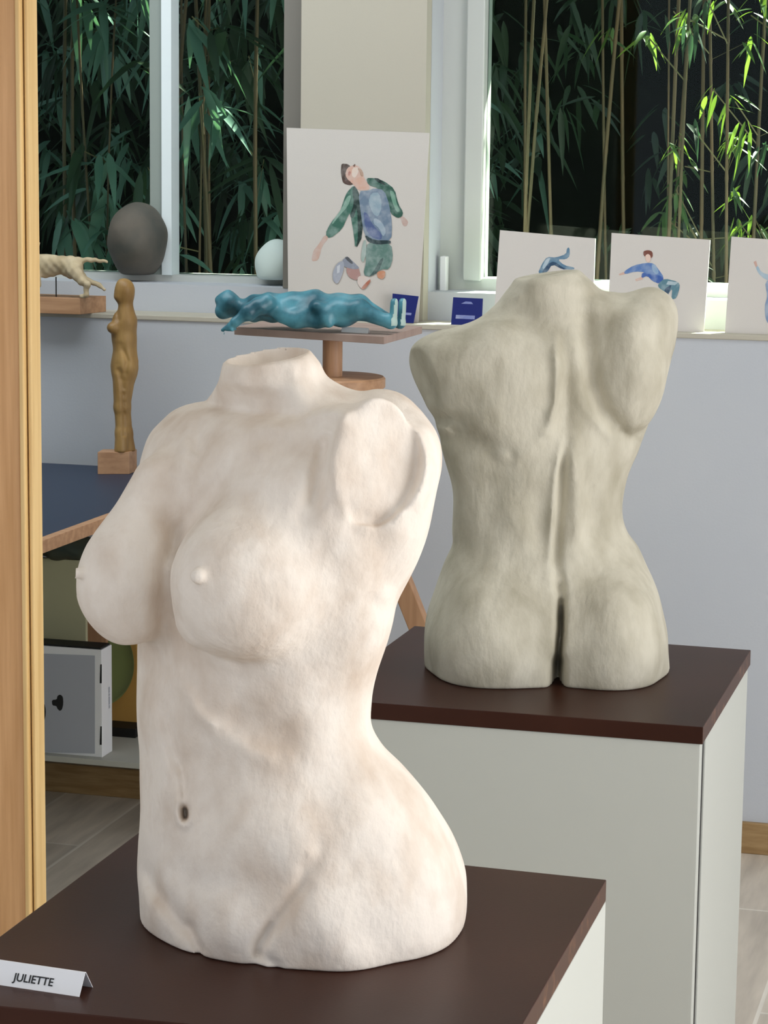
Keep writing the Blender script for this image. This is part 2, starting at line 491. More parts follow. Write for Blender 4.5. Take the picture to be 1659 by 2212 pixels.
# ------------------------------------------------------------------ oak mirror frame at the left edge, pane left out, reflection built solid
YM = 3.12
xl = on(3, 1100, 1, YM)[0]; xr = on(84, 1900, 1, YM)[0]; xl2 = on(9, 1900, 1, YM)[0]
xt = on(62, 50, 1, YM)[0]
frm = empty('mirror_frame', (xr, YM, 0), 'tall light oak mirror frame with pale inner edge, without pane, standing at the far left', 'frame')
fw = on(85, 1500, 1, YM)[0]-on(5, 1500, 1, YM)[0]
X0 = on(80, 1100, 1, YM)[0]; lean = (on(84, 1900, 1, YM)[0]-on(62, 50, 1, YM)[0])
FH = 2.3; XE = X0+1.9; b1 = fw*.73
bm = bmesh.new(); box(bm, X0-fw, X0-fw+b1, YM-.02, YM+.02, 0, FH, .002); bmobj('stile', bm, M['oak'], frm)
bm = bmesh.new(); box(bm, X0-fw+b1, X0-fw+b1+fw*.13, YM-.023, YM+.02, .05, FH-.05, .002); bmobj('bevel_strip', bm, M['oak_light'], frm)
bm = bmesh.new(); box(bm, X0-fw+b1+fw*.16, X0, YM-.014, YM+.02, .05, FH-.05, .002); bmobj('bevel_strip', bm, M['oak_light'], frm)
bm = bmesh.new(); box(bm, X0-fw+b1, XE, YM-.02, YM+.02, FH-.05, FH, .002); bmobj('rail', bm, M['oak'], frm)
bm = bmesh.new(); box(bm, XE-.06, XE, YM-.02, YM+.02, 0, FH-.05, .002); bmobj('stile', bm, M['oak'], frm)
bm = bmesh.new(); box(bm, X0-fw+b1, XE-.06, YM-.02, YM+.02, 0, .05, .002); bmobj('rail', bm, M['oak'], frm)
struct(boxo('wall_front', (-4.5, X0-fw+.004, YM+.022, YM+.10, 0, 2.7), M['partition']))


# ------------------------------------------------------------------ pedestals
def pedestal(corners_px, body_inset, label, worn):
    q = [on(px, py, 2, ZT) for px, py in corners_px]      # near-left, near-right, far-right, far-left
    c = sum(q)/4; th = .027
    ped = empty('pedestal', (c[0], c[1], 0), label, 'pedestal', 'white pedestals with dark brown tops')
    bm = bmesh.new(); hexa(bm, [p-np.array([0, 0, th]) for p in q], q, .0012)
    o = bmobj('top_board', bm, [M['dark_top'], M['edge_wood']], ped)
    for f in o.data.polygons:
        if abs(f.normal.z) < .5 and f.normal.x > .6: f.material_index = 1
    qi = [c+(p-c)*body_inset for p in q]; z1 = ZT-th; z0 = 0
    ex = (qi[1]-qi[0])/np.linalg.norm(qi[1]-qi[0]); ey = (qi[3]-qi[0])/np.linalg.norm(qi[3]-qi[0]); g = .006
    def pan(name, a, b, c_, d, m=M['panel_white']):
        bm = bmesh.new(); f = lambda z: [np.array([p[0], p[1], z]) for p in (a, b, c_, d)]
        hexa(bm, f(z0), f(z1), .0015); return bmobj(name, bm, m, ped)
    T = .018; c0 = .022; c1 = .058      # the front panel, then a dark open joint, then the side panel
    pan('front_panel', qi[0], qi[1], qi[1]+ey*c0, qi[0]+ey*c0)
    pan('side_panel', qi[1]-ex*T+ey*c1, qi[1]+ey*c1, qi[2], qi[2]-ex*T)
    pan('back_panel', qi[3]-ey*T+ex*T, qi[2]-ey*T-ex*(T+.001), qi[2]-ex*(T+.001), qi[3]+ex*T)
    pan('side_panel', qi[0]+ey*(c0+.001), qi[0]+ex*T+ey*(c0+.001), qi[3]+ex*T, qi[3])
    pan('inner_box', qi[0]+ex*(T+.002)+ey*(c0+.001), qi[1]-ex*.003+ey*(c0+.001), qi[1]-ex*.003+ey*(c1-.001), qi[0]+ex*(T+.002)+ey*(c1-.001), M['black'])
    return ped


pedestal([(-180, 2157), (1092, 2277), (1310, 1900), (302.5, 1796)], 1.0,
         'nearest white pedestal with dark brown top carrying the pale torso', 0)
pedestal([(681, 1508), (1519, 1571), (1622, 1404), (895, 1352)], .988,
         'mirror reflection of the white pedestal with dark brown top, built solid, carrying the ochre torso', 0)  # mirror image of the near pedestal, built as a second solid

# ------------------------------------------------------------------ torso seen from the front
FA = Frame(640, 1985, z=ZT)


def front_torso():
    fr = FA; s = fr.s
    rows = [  # py, left, right, angle, ratio, v
        (740, 492, 655, 30, 1.0, 0), (780, 484, 690, 30, 1.0, 0), (820, 476, 720, 30, 1.05, 0), (848, 461, 792, 35, 1.6, 5),
        (872, 445, 876, 38, 1.9, 5), (885, 432, 896, 40, 2.0, 0), (893, 398, 908, 41, 2.0, 0), (905, 370, 920, 42, 1.95, 0), (930, 340, 932, 42, 1.9, 0), (960, 311, 938, 42, 1.85, 0), (1000, 296, 941, 42, 1.75, 0),
        (1080, 288, 930, 42, 1.6, 0), (1180, 290, 898, 42, 1.5, 0), (1270, 292, 866, 40, 1.45, 0), (1350, 294, 838, 40, 1.45, 0),
        (1430, 292, 812, 40, 1.45, 0), (1500, 291, 800, 40, 1.42, 0), (1550, 291, 803, 40, 1.4, 0), (1600, 292, 833, 38, 1.4, 0),
        (1650, 296, 880, 36, 1.35, 0), (1710, 298, 930, 35, 1.3, 0), (1780, 297, 966, 34, 1.25, 0), (1850, 297, 990, 34, 1.2, 0),
        (1920, 294, 998, 34, 1.15, 0), (1985, 300, 993, 34, 1.15, 0), (2030, 318, 975, 34, 1.15, 0), (2080, 350, 950, 34, 1.15, 0)]
    body, cv = stack_field(fr, rows)
    L = fr.loc; k = s
    F = np.array([-.64, -.77, 0]); Ld = np.array([.77, -.64, 0])
    axF = np.stack([Ld, -F, [0, 0, 1.]])
    lb = L(528, 1262, -205); rb = L(283, 1262, -75)
    nl = L(440, 1243, -330); G = np.array([-.86, -.50, .08]); nr = L(178, 1238, -140)
    # arm stump: flat cut facing the viewer's right
    sc = L(800, 985, -95); sc2 = L(818, 975, -62); n = np.array([.47, -.88, .05]); n /= np.linalg.norm(n)
    side = np.array([.90, .40, 0]); axS = np.stack([side, np.array([-.40, .90, 0]), [0, 0, 1.]])
    hx = np.cross([0, 0, 1.], n); hx /= np.linalg.norm(hx); hz = np.cross(n, hx)
    def at_surface(px, py):
        vv = np.linspace(-420, 50, 400); Pp = np.array([L(px, py, v) for v in vv]); dd = smin(body(Pp), ell(Pp, sc, (128*k, 170*k, 150*k), axS), 34*k)
        return vv[np.argmax(dd < 0)]
    vs_ = at_surface(812, 985); cutc = L(808, 988, vs_+16)
    neckL = L(480, 781, 0); neckR = L(668, 756, 0)
    nn = np.cross(neckR-neckL, [0, 1, .09]); nn /= np.linalg.norm(nn); nn = nn*np.sign(nn[2])
    ncen = (neckL+neckR)/2

    def f(P):
        d = body(P)
        near = np.abs(d) < .16
        Q = P[near]; e = d[near]
        # breasts
        e = smin(e, ell(Q, lb, (162*k, 158*k, 158*k), axF), 46*k)
        e = smin(e, cap(Q, L(560, 1120, -150), L(520, 1230, -200), 70*k, 110*k), 60*k)
        e = smin(e, ell(Q, rb, (105*k, 115*k, 127*k), axF), 44*k)
        e = smin(e, cap(Q, L(338, 1040, -35), L(288, 1205, -80), 50*k, 77*k), 60*k)
        e = smin(e, cap(Q, L(540, 1270, -180), L(720, 1240, -110), 110*k, 90*k), 80*k)
        # cut shoulder
        rel = Q-cutc; al = rel@n; pr = rel-al[:, None]*n
        rad = np.sqrt(((pr@hx)/(98*k))**2+((pr@hz)/(117*k))**2)
        st = smax(smax((rad-1)*98*k, al, 7*k), -al-150*k, 40*k)
        e = smin(e, ell(Q, sc2, (108*k, 140*k, 126*k), axS), 36*k)
        e = smin(e, st, 30*k)
        # buttock and near hip
        e = smin(e, ell(Q, L(800, 1900, 60), (196*k, 215*k, 190*k)), 60*k)
        # flat oval where the arm was cut off
        cutter = smax(-al, (rad-1)*105*k, 6*k)
        e = smax(e, -cutter, 7*k)
        # nipples
        e = smin(e, cap(Q, nl-F*22*k, nl+F*16*k, 16*k, 15*k), 5*k)
        e = smin(e, cap(Q, nr-G*22*k, nr+G*12*k, 15*k, 13*k), 5*k)
        # carving strokes on the viewer's side
        SS = [([(708, 930), (696, 980), (688, 1030), (680, 1075), (660, 1112)], 19, 23),       # armpit fold
              ([(740, 1112), (800, 1135), (868, 1110)], 26, 7),
              ([(790, 1140), (835, 1195), (830, 1290)], 40, 9),
              ([(560, 975), (650, 965), (700, 930)], 42, 12),                                    # hollow below the collar bone
              ([(525, 945), (600, 915), (690, 900), (760, 875)], 13, -5),                        # collar bone
              ([(500, 800), (530, 850), (575, 905)], 18, -6), ([(650, 800), (640, 860), (600, 905)], 24, -8),
              ([(610, 885)], 28, 10), ([(700, 850), (760, 868)], 26, 12),
              ([(437, 893), (432, 940), (420, 990)], 16, 10), ([(395, 925), (402, 985), (388, 1020)], 14, -5),
              ([(500, 1000), (440, 1090), (385, 1150), (352, 1230), (345, 1320), (352, 1390)], 24, 14),  # cleavage
              ([(362, 1250), (385, 1330), (440, 1400), (520, 1432), (600, 1425)], 14, 6),
              ([(300, 1430), (340, 1440)], 30, 6),
              ([(390, 1470), (425, 1540), (475, 1582)], 15, -10), ([(475, 1582), (540, 1625), (610, 1645)], 20, -6),
              ([(520, 1560), (600, 1590)], 45, 12), ([(350, 1510), (375, 1620), (395, 1690)], 15, 8),
              ([(330, 1500), (352, 1600), (365, 1700)], 20, -3), ([(430, 1600), (440, 1700), (450, 1790)], 34, 5),
              ([(383, 1712), (380, 1755), (388, 1778), (400, 1784), (412, 1772), (414, 1740)], 7, -6), ([(392, 1640), (397, 1700), (399, 1735)], 7, 7), ([(400, 1748), (401, 1764)], 7, 34),
              ([(540, 1800), (620, 1830)], 80, -12), ([(690, 1830), (668, 1880), (650, 1920), (600, 1990), (558, 2040), (545, 2085)], 17, 14),
              ([(672, 1845), (668, 1895)], 12, -5), ([(590, 1985), (565, 2040), (552, 2085)], 12, 10),
              ([(305, 1850), (335, 1920), (380, 1980), (425, 2035)], 18, 12), ([(410, 2005), (432, 2055)], 10, 9), ([(600, 2085), (560, 2060)], 9, 6),
              ([(690, 1990), (740, 2060)], 70, -12), ([(470, 1950), (480, 2010)], 50, -8), ([(345, 1985)], 34, -6),
              ([(790, 2020), (850, 2080)], 40, 5), ([(930, 900), (945, 990)], 16, 0),
              ([(720, 1680), (700, 1760)], 50, 7), ([(640, 1300), (700, 1220)], 60, -4),
              ([(700, 1450), (720, 1560)], 60, 4), ([(360, 1850), (420, 1900), (520, 1925)], 30, 4)]
        wgt = 1/(1+np.exp((Q[:, 1]-cv(Q[:, 2]))/(.012)))
        e = e+strokes(fr, Q, SS)*wgt*1.35
        # hand-made unevenness
        e = e+.0011*(np.sin(Q[:, 0]*61+Q[:, 2]*37)+np.sin(Q[:, 2]*73-Q[:, 0]*29+1.3)+np.sin(Q[:, 1]*67+Q[:, 2]*51))*.6
        d[near] = e
        # neck cut, hollow, base
        d = smax(d, (P-ncen)@nn, 4*k)
        d = smax(d, -ell(P, ncen+np.array([2*k, 6*k, 0]), (80*k, 80*k, 60*k)), 5*k)
        d = smax(d, -P[:, 2], 5*k)
        return d
    o = implicit('torso_sculpture', f, (-.24, -.27, -.012), (.24, .25, .76), .0027, M['clay_light'], None, fr.w)
    tag(o, 'pale cream clay female torso facing front left on the nearest pedestal', 'sculpture')


front_torso()

# ------------------------------------------------------------------ torso's mirror reflection, built as a second solid seen from the back
FB = Frame(1185, 1442, z=ZT)


def back_torso():
    fr = FB; s = fr.s; k = s
    rows = [
        (575, 1125, 1245, 0, 1.0, 0), (605, 1112, 1275, 0, 1.0, 0), (635, 1088, 1310, 0, 1.3, 0), (665, 1064, 1400, 0, 1.9, 0), (695, 1022, 1440, -6, 2.3, 0),
        (715, 960, 1452, -8, 2.3, 0), (740, 903, 1458, -10, 2.2, 0), (775, 886, 1450, -10, 2.0, 0), (830, 905, 1434, -10, 1.85, 0), (900, 932, 1408, -10, 1.7, 0),
        (970, 955, 1380, -10, 1.6, 0), (1040, 974, 1354, -10, 1.55, 0), (1100, 980, 1345, -10, 1.5, 0), (1150, 978, 1356, -8, 1.5, 0),
        (1178, 977, 1376, -8, 1.47, 0), (1214, 961, 1396, -8, 1.45, 0), (1270, 942, 1420, -8, 1.4, 0), (1340, 921, 1438, -6, 1.35, 0), (1400, 916, 1446, -6, 1.35, 0),
        (1440, 917, 1447, -6, 1.35, 0), (1470, 924, 1440, -6, 1.35, 0)]
    body, cv = stack_field(fr, rows); L = fr.loc
    nL = L(1110, 602, 0); nR = L(1250, 583, 0); nn = np.cross(nR-nL, [0, 1, .02]); nn /= np.linalg.norm(nn); nn = nn*np.sign(nn[2]); nc = (nL+nR)/2

    def f(P):
        d = body(P); near = np.abs(d) < .16; Q = P[near]; e = d[near]
        # right shoulder cap, left shoulder cut flat
        e = smin(e, ell(Q, L(1402, 700, -10), (60*k, 75*k, 76*k)), 40*k)
        e = smin(e, ell(Q, L(962, 795, -10), (62*k, 80*k, 76*k)), 30*k)
        e = smin(e, cap(Q, L(1325, 672, -5), L(1400, 684, -10), 38*k, 46*k), 26*k)
        n = np.array([-.80, -.52, -.28]); n /= np.linalg.norm(n)
        e = smax(e, np.minimum((Q-L(914, 800, -70))@n, Q[:, 2]-L(930, 905)[2]), 2*k)
        # shoulder blades
        e = smin(e, ell(Q, L(1090, 835, -85), (112*k, 70*k, 130*k)), 40*k)
        e = smin(e, ell(Q, L(1365, 800, -55), (72*k, 78*k, 125*k)), 40*k)
        # buttocks
        e = smin(e, ell(Q, L(1070, 1395, -100), (130*k, 134*k, 165*k)), 44*k)
        e = smin(e, ell(Q, L(1322, 1395, -90), (104*k, 130*k, 165*k)), 50*k)
        SS = [([(1199, 730), (1203, 800), (1200, 870), (1180, 935)], 9, -11),                    # edge of left blade
              ([(1222, 720), (1228, 800), (1222, 900), (1212, 960)], 18, 9),
              ([(1180, 945), (1140, 975), (1105, 985)], 16, -4), ([(1085, 985), (1030, 955), (960, 925)], 26, 10),
              ([(1262, 660), (1268, 740), (1280, 830), (1305, 890), (1335, 920)], 19, 18),         # hollow by right blade
              ([(1330, 925), (1360, 950), (1385, 945)], 18, 6), ([(1268, 880), (1300, 925), (1330, 950)], 12, -5),
              ([(1222, 950), (1214, 1020), (1209, 1100), (1204, 1160), (1203, 1215), (1208, 1270)], 11, 14),  # spine
              ([(1216, 945), (1200, 1030), (1192, 1120), (1188, 1200)], 8, -9),
              ([(1238, 960), (1245, 1060), (1248, 1130), (1245, 1190)], 17, -11), ([(1275, 1060), (1285, 1150)], 18, 4),
              ([(1165, 1080), (1168, 1180)], 24, 6), ([(1090, 1090), (1130, 1150)], 26, -3), ([(1070, 1050), (1060, 1120)], 30, 4),
              ([(1208, 1250), (1212, 1290), (1210, 1330)], 10, 14),
              ([(1212, 1300), (1211, 1360), (1206, 1420), (1203, 1475)], 7, 60), ([(1205, 1430), (1203, 1490)], 13, 42),
              ([(1120, 1215), (1160, 1240)], 40, 4), ([(1310, 1215), (1280, 1235)], 34, 4),
              ([(1120, 640), (1140, 690), (1120, 740)], 30, 3), ([(1020, 870), (1000, 900)], 30, 5), ([(930, 900), (990, 905)], 14, 4)]
        wgt = 1/(1+np.exp((Q[:, 1]-cv(Q[:, 2]))/(.012)))
        e = e+strokes(fr, Q, SS)*wgt*1.35
        e = e+.0011*(np.sin(Q[:, 0]*57+Q[:, 2]*41)+np.sin(Q[:, 2]*69-Q[:, 0]*33+.7)+np.sin(Q[:, 1]*61+Q[:, 2]*47))*.7
        d[near] = e
        d = smax(d, (P-nc)@nn, 4*k); d = smax(d, -P[:, 2], 5*k)
        return d
    o = implicit('torso_sculpture', f, (-.25, -.24, -.012), (.26, .22, .72), HRES, M['clay_grey'], None, fr.w)
    tag(o, 'ochre grey mirror reflection of the clay female torso from behind, built solid on the farther pedestal', 'sculpture')


back_torso()


# ------------------------------------------------------------------ name card on the front pedestal
def text_mesh(body, size, name, m, parent, matrix):
    cu = bpy.data.curves.new(name, 'FONT'); cu.body = body; cu.size = size; cu.align_x = 'LEFT'; cu.offset = .00015
    cu.extrude = .00012; t = bpy.data.objects.new('tmp_text', cu); C.objects.link(t)
    bpy.context.view_layer.update()
    me = bpy.data.meshes.new_from_object(t.evaluated_get(bpy.context.evaluated_depsgraph_get()))
    bpy.data.objects.remove(t)
    me.transform(matrix)
    for x in list(me.materials): me.materials.pop()
    return link(name, me, m, parent)


def name_card():
    # lower front edge rests on the board, ridge runs along the top
    fl = on(-40, 2122, 2, ZT); frp = on(171, 2153.5, 2, ZT)
    e = frp-fl; Lg = np.linalg.norm(e); e /= Lg; nrm = np.array([-e[1], e[0], 0])   # away from viewer
    hh = .0215
    a = fl; b = frp; rid = nrm*.014+np.array([0, 0, hh])
    ra = a+rid; rb = on(185, 2116, 2, ZT+hh); rb = b+rid; back = nrm*.03
    c = empty('name_card', (a+b)/2+back*.5, 'folded white name card reading JULIETTE on the nearest pedestal', 'name card')
    t = .0004
    bm = bmesh.new()
    hexa(bm, [a, b, b+nrm*t*2, a+nrm*t*2], [ra, rb, rb+nrm*t*2, ra+nrm*t*2])
    hexa(bm, [a+back, b+back, b+back+nrm*t*2, a+back+nrm*t*2], [ra+nrm*t*2, rb+nrm*t*2, rb+nrm*t*4, ra+nrm*t*4])
    bmobj('folded_card', bm, M['white'], c)
    up = rid/np.linalg.norm(rid); out = np.cross(e, up)
    p0 = onp(28, 2118, a+out*.0006, out)
    mx = Matrix(((e[0], up[0], out[0], p0[0]), (e[1], up[1], out[1], p0[1]), (e[2], up[2], out[2], p0[2]), (0, 0, 0, 1)))
    text_mesh('JULIETTE', .0118, 'lettering', M['ink'], c, mx)


name_card()


# ------------------------------------------------------------------ flat panels with painted figures
def blob(m, pts, name='painted_figure'): return (m, pts, name)


PM = {}


def pmat(h):
    if h not in PM: c0 = [int(h[i:i+2], 16) for i in (1, 3, 5)]; h2 = '#%02x%02x%02x' % tuple(int(v+(214-v)*.38) for v in c0); PM[h] = mat('paint_'+h[1:], h, .85, h2, 55, detail=3, lo=.42, hi=.68)
    return PM[h]


def panel(name, corners, P0, N, th, m, label, cat, group=None, paint=(), pname='painted_figure'):
    N = np.array(N, float); N /= np.linalg.norm(N); P0 = np.array(P0, float)      # N points to the viewer
    q = [onp(x, y, P0, N) for x, y in corners]
    global panel_last
    base = (q[0]+q[1])/2
    o = empty(name, base, label, cat, group); panel_last = o
    bm = bmesh.new(); hexa(bm, [p-N*th for p in q], q); bmobj('sheet' if th < .003 else 'board', bm, m, o)
    if paint:
        vs, fs, mi, ms = [], [], [], []
        for i, (col, pts) in enumerate(paint):
            base_i = len(vs)
            pp = [onp(x, y, P0+N*(.0003+.00006*i), N) for x, y in smooth_poly(pts)]
            vs += pp; fs.append(list(range(base_i, len(vs))))
            mm = pmat(col)
            if mm not in ms: ms.append(mm)
            mi.append(ms.index(mm))
        po = pyd(pname, vs, fs, ms, o)
        for f_, i in zip(po.data.polygons, mi): f_.material_index = i
        bm = bmesh.new(); bm.from_mesh(po.data); bmesh.ops.triangulate(bm, faces=bm.faces); bm.to_mesh(po.data); bm.free()
    return o


def smooth_poly(p):
    p = [np.array(a, float) for a in p]
    if len(p) < 5: return p
    out = []
    for i in range(len(p)):
        a, b = p[i], p[(i+1) % len(p)]
        out += [a*.78+b*.22, a*.22+b*.78]
    return out


# jumping figure, read off the sheet in sheet pixels (zoom factor 4.608, origin 600,250)
def Z(pts, ox=600, oy=250, k=4.608): return [(ox+x/k, oy+y/k) for x, y in pts]


jump = [
    ('#c9aa9c', Z([(470, 1180), (510, 1215), (440, 1300), (425, 1370), (400, 1440), (350, 1450), (335, 1430), (355, 1340), (400, 1290)])),
    ('#bfa49a', Z([(1215, 1010), (1250, 1000), (1300, 1050), (1285, 1100), (1250, 1100), (1230, 1050)])),
    ('#4d3f38', Z([(635, 475), (700, 480), (740, 520), (720, 600), (760, 680), (720, 690), (650, 670), (628, 580), (630, 520)])),
    ('#d2aa98', Z([(690, 520), (750, 490), (810, 500), (850, 560), (860, 620), (915, 700), (910, 740), (800, 745), (760, 690), (700, 640), (670, 590)])),
    ('#e0cdbf', Z([(740, 520), (800, 510), (800, 570), (770, 620), (735, 600)])),
    ('#a87e62', Z([(790, 520), (830, 530), (852, 570), (850, 610), (825, 600), (815, 560)])),
    ('#b87f72', Z([(700, 560), (722, 550), (728, 572), (712, 600), (698, 590)])),
    ('#6a4c3e', Z([(745, 500), (765, 480), (775, 488), (765, 510)])),
    ('#5a4640', Z([(640, 640), (690, 630), (730, 660), (740, 690), (700, 690), (655, 672)])),
    ('#3f6a5c', Z([(690, 760), (760, 690), (790, 740), (830, 1180), (770, 1330), (760, 1200), (720, 960), (690, 1020), (640, 1130), (520, 1225), (470, 1180), (530, 1060), (620, 960), (660, 830)])),
    ('#1e3430', Z([(755, 690), (800, 745), (830, 860), (850, 1190), (775, 1335), (800, 1200), (790, 900), (750, 1030), (715, 1000), (760, 870), (740, 760)])),
    ('#7fa393', Z([(690, 800), (735, 790), (700, 900), (600, 1010), (540, 1090), (545, 1050), (640, 920)])),
    ('#325a4d', Z([(880, 620), (960, 620), (1060, 650), (1165, 730), (1200, 880), (1250, 960), (1235, 1005), (1190, 1020), (1120, 970), (1100, 830), (1000, 720), (900, 690)])),
    ('#182a28', Z([(950, 618), (1010, 625), (1080, 690), (1060, 690), (1000, 665)])),
    ('#6f9b86', Z([(1110, 740), (1160, 760), (1185, 880), (1220, 950), (1180, 960), (1140, 860)])),
    ('#6f8296', Z([(800, 750), (910, 745), (960, 720), (1060, 740), (1110, 880), (1140, 1080), (1130, 1240), (1010, 1260), (920, 1230), (860, 1180), (830, 1000)])),
    ('#8fa4b2', Z([(930, 770), (1010, 760), (1040, 900), (1000, 1010), (950, 980), (900, 860)])),
    ('#51618c', Z([(850, 950), (900, 980), (940, 1080), (1040, 1180), (1030, 1240), (930, 1210), (870, 1120)])),
    ('#98a9b8', Z([(960, 1010), (1040, 1060), (1080, 1150), (1050, 1210), (1010, 1120), (950, 1070)])),
    ('#24383c', Z([(860, 1180), (960, 1240), (1125, 1240), (1125, 1275), (1000, 1285), (900, 1260)])),
    ('#5f8078', Z([(900, 1260), (1000, 1285), (1130, 1270), (1148, 1420), (1110, 1530), (1030, 1525), (930, 1605), (850, 1585), (880, 1450), (870, 1350)])),
    ('#2f4a48', Z([(1020, 1430), (1060, 1410), (1000, 1560), (900, 1610), (960, 1540)])),
    ('#9db0a8', Z([(850, 1250), (880, 1230), (880, 1380), (850, 1470), (825, 1420)])),
    ('#c98f70', Z([(990, 1550), (1070, 1540), (1070, 1600), (1040, 1630), (990, 1610)])),
    ('#b08c86', Z([(690, 1490), (800, 1500), (830, 1600), (780, 1640), (710, 1610), (680, 1550)])),
    ('#d8c8c0', Z([(800, 1600), (850, 1590), (930, 1620), (870, 1720), (825, 1720), (790, 1660)])),
    ('#b2705a', Z([(840, 1700), (920, 1620), (925, 1650), (870, 1725), (830, 1730)])),
    ('#8d929f', Z([(640, 1440), (690, 1400), (760, 1460), (820, 1520), (760, 1530), (680, 1510), (650, 1490)])),
    ('#55585e', Z([(665, 1410), (700, 1400), (755, 1470), (730, 1475), (690, 1440)])),
    ('#a4a8b4', Z([(545, 1560), (590, 1470), (650, 1440), (665, 1500), (630, 1620), (590, 1680), (550, 1640)])),
    ('#c9ccd2', Z([(590, 1500), (620, 1480), (615, 1560), (590, 1570)])),
]
panel('watercolour_sheet', [(623, 702), (903, 711), (928, 287), (619, 276)], (0, YW+.03, ZL), (0, -1, .09), .0015, M['paper'],
      'large watercolour sheet of a jumping figure in a green jacket leaning on pier', 'watercolour painting', None, jump)


def K(pts): return [(1040+x/2.68, 480+y/2.68) for x, y in pts]


GP = 'small painted boards along the ledge'
sm1 = [('#5d7f98', K([(325, 300), (350, 240), (380, 200), (430, 205), (490, 185), (495, 150), (510, 145), (512, 195), (490, 215), (440, 215), (480, 250), (540, 262), (535, 275), (470, 272), (415, 240), (390, 270), (370, 300)])),
       ('#2f4a66', K([(345, 295), (385, 240), (420, 225), (470, 262), (500, 272), (470, 274), (410, 242), (380, 292)])),
       ('#a5bac6', K([(350, 260), (375, 212), (400, 205), (385, 240), (360, 275)]))]
panel('painted_board', [(1064, 722), (1278, 731), (1286, 515), (1080, 497)], (0, YW+.035, ZL), (0, -1, .16), .008, M['canvas'],
      'small white board painted with blue legs, behind the ochre torso neck', 'painting', GP, sm1)
sm2 = [('#d4b0a0', K([(795, 300), (830, 285), (835, 300), (800, 308)])), ('#d4b0a0', K([(890, 330), (930, 315), (935, 330), (895, 342)])),
       ('#5b7cb4', K([(825, 285), (880, 250), (950, 235), (1000, 238), (1030, 280), (1058, 320), (1030, 350), (990, 345), (950, 290), (890, 285), (830, 302)])),
       ('#3d5fa6', K([(930, 290), (970, 300), (1040, 310), (1058, 325), (1030, 358), (990, 340), (960, 310), (925, 325)])),
       ('#85a3c4', K([(985, 245), (1005, 245), (1030, 290), (1010, 305), (990, 280)])),
       ('#5c8290', K([(1030, 350), (1060, 325), (1140, 345), (1150, 370), (1130, 440), (1100, 448), (1105, 380), (1080, 420), (1050, 400), (1020, 370)])),
       ('#2c4660', K([(1060, 385), (1100, 360), (1095, 380), (1078, 430), (1060, 415)])),
       ('#a9bcc4', K([(1080, 340), (1140, 348), (1120, 365), (1070, 360)])),
       ('#7a4a3e', K([(938, 168), (965, 160), (990, 170), (992, 200), (980, 210), (965, 185), (948, 200), (938, 190)])),
       ('#e0c4b6', K([(948, 192), (965, 182), (980, 195), (978, 225), (965, 235), (950, 220)]))]
panel('painted_board', [(1312, 721), (1519, 730), (1534, 518), (1321, 503)], (0, YW+.035, ZL), (0, -1, .16), .008, M['canvas'],
      'small white board painted with a brown-haired figure in blue, above the right shoulder', 'painting', GP, sm2)
sm3 = [('#c9a497', K([(1575, 230), (1590, 222), (1600, 260), (1590, 265)])),
       ('#9db4c4', K([(1588, 262), (1600, 250), (1620, 290), (1680, 310), (1700, 330), (1700, 350), (1640, 330), (1605, 300)])),
       ('#8296b4', K([(1640, 340), (1700, 330), (1710, 480), (1660, 590), (1645, 560), (1638, 490), (1655, 430)])),
       ]
panel('painted_board', [(1565, 732), (1775, 741), (1790, 527), (1580, 511)], (0, YW+.035, ZL), (0, -1, .16), .008, M['canvas'],
      'small white board with a raised pale blue arm, cropped by the right edge', 'painting', GP, sm3)
sg = panel_last
sq = [onp(x, y, (0, YW+.035-.0004, ZL), (0, -1, .16)) for x, y in K([(1455, 650), (1505, 652), (1502, 660), (1458, 658)])]
pyd('signature', sq, [(0, 1, 2, 3)], pmat('#cbc1b4'), sg)

# deep blue cards on the ledge
for cs, lab, marks in (
        ([(846, 696), (893, 698), (904, 640), (848, 634)], 'deep blue printed card behind the pale soles of the lying figure', [[(872, 680), (888, 681), (889, 676), (873, 675)]]),
        ([(974, 703), (1040, 707), (1043, 645), (979, 642)], 'deep blue printed card on the ledge left of the ochre torso', [[(996, 656), (1022, 657), (1018, 652), (1006, 651)], [(985, 680), (1026, 682), (1025, 690), (984, 688)]])):
    panel('blue_card', cs, (0, YW+.012 if cs[0][0] > 900 else YW+.004, ZL), (0, -1, .12), .0025, M['blue_card'], lab, 'card', 'deep blue cards on the ledge',
          [('#7f8ac0', marks[0])], 'print')
    if len(marks) > 1:
        yy_ = YW+.012 if cs[0][0] > 900 else YW+.004
        pyd('print', [onp(x, y, (0, yy_-.0004, ZL), (0, -1, .12)) for x, y in marks[1]], [(0, 1, 2, 3)], pmat('#7f8ac0'), panel_last)


# ------------------------------------------------------------------ heads at the left window
def head_obj(px, py, y, rx, rz, m, label, seed, zb):
    c = on(px, py, 1, y); s = (y/CF[1])/FL
    def f(P):
        d = ell(P, (0, 0, 0), (rx*s, rx*s*1.1, rz*s))
        d = smin(d, ell(P, (-rx*s*.1, rx*s*.3, -rz*s*.55), (rx*s*.75, rx*s*.8, rz*s*.6)), .02)
        d = d+.002*np.sin(P[:, 0]*60+seed)*np.sin(P[:, 2]*70)
        return smax(d, (zb-c[2])-P[:, 2], .006)
    R_ = rz*s*1.25
    o = implicit('head_sculpture', f, (-R_,)*3, (R_,)*3, .005, m, None, lambda v: v+c, 2)
    tag(o, label, 'sculpture'); return o


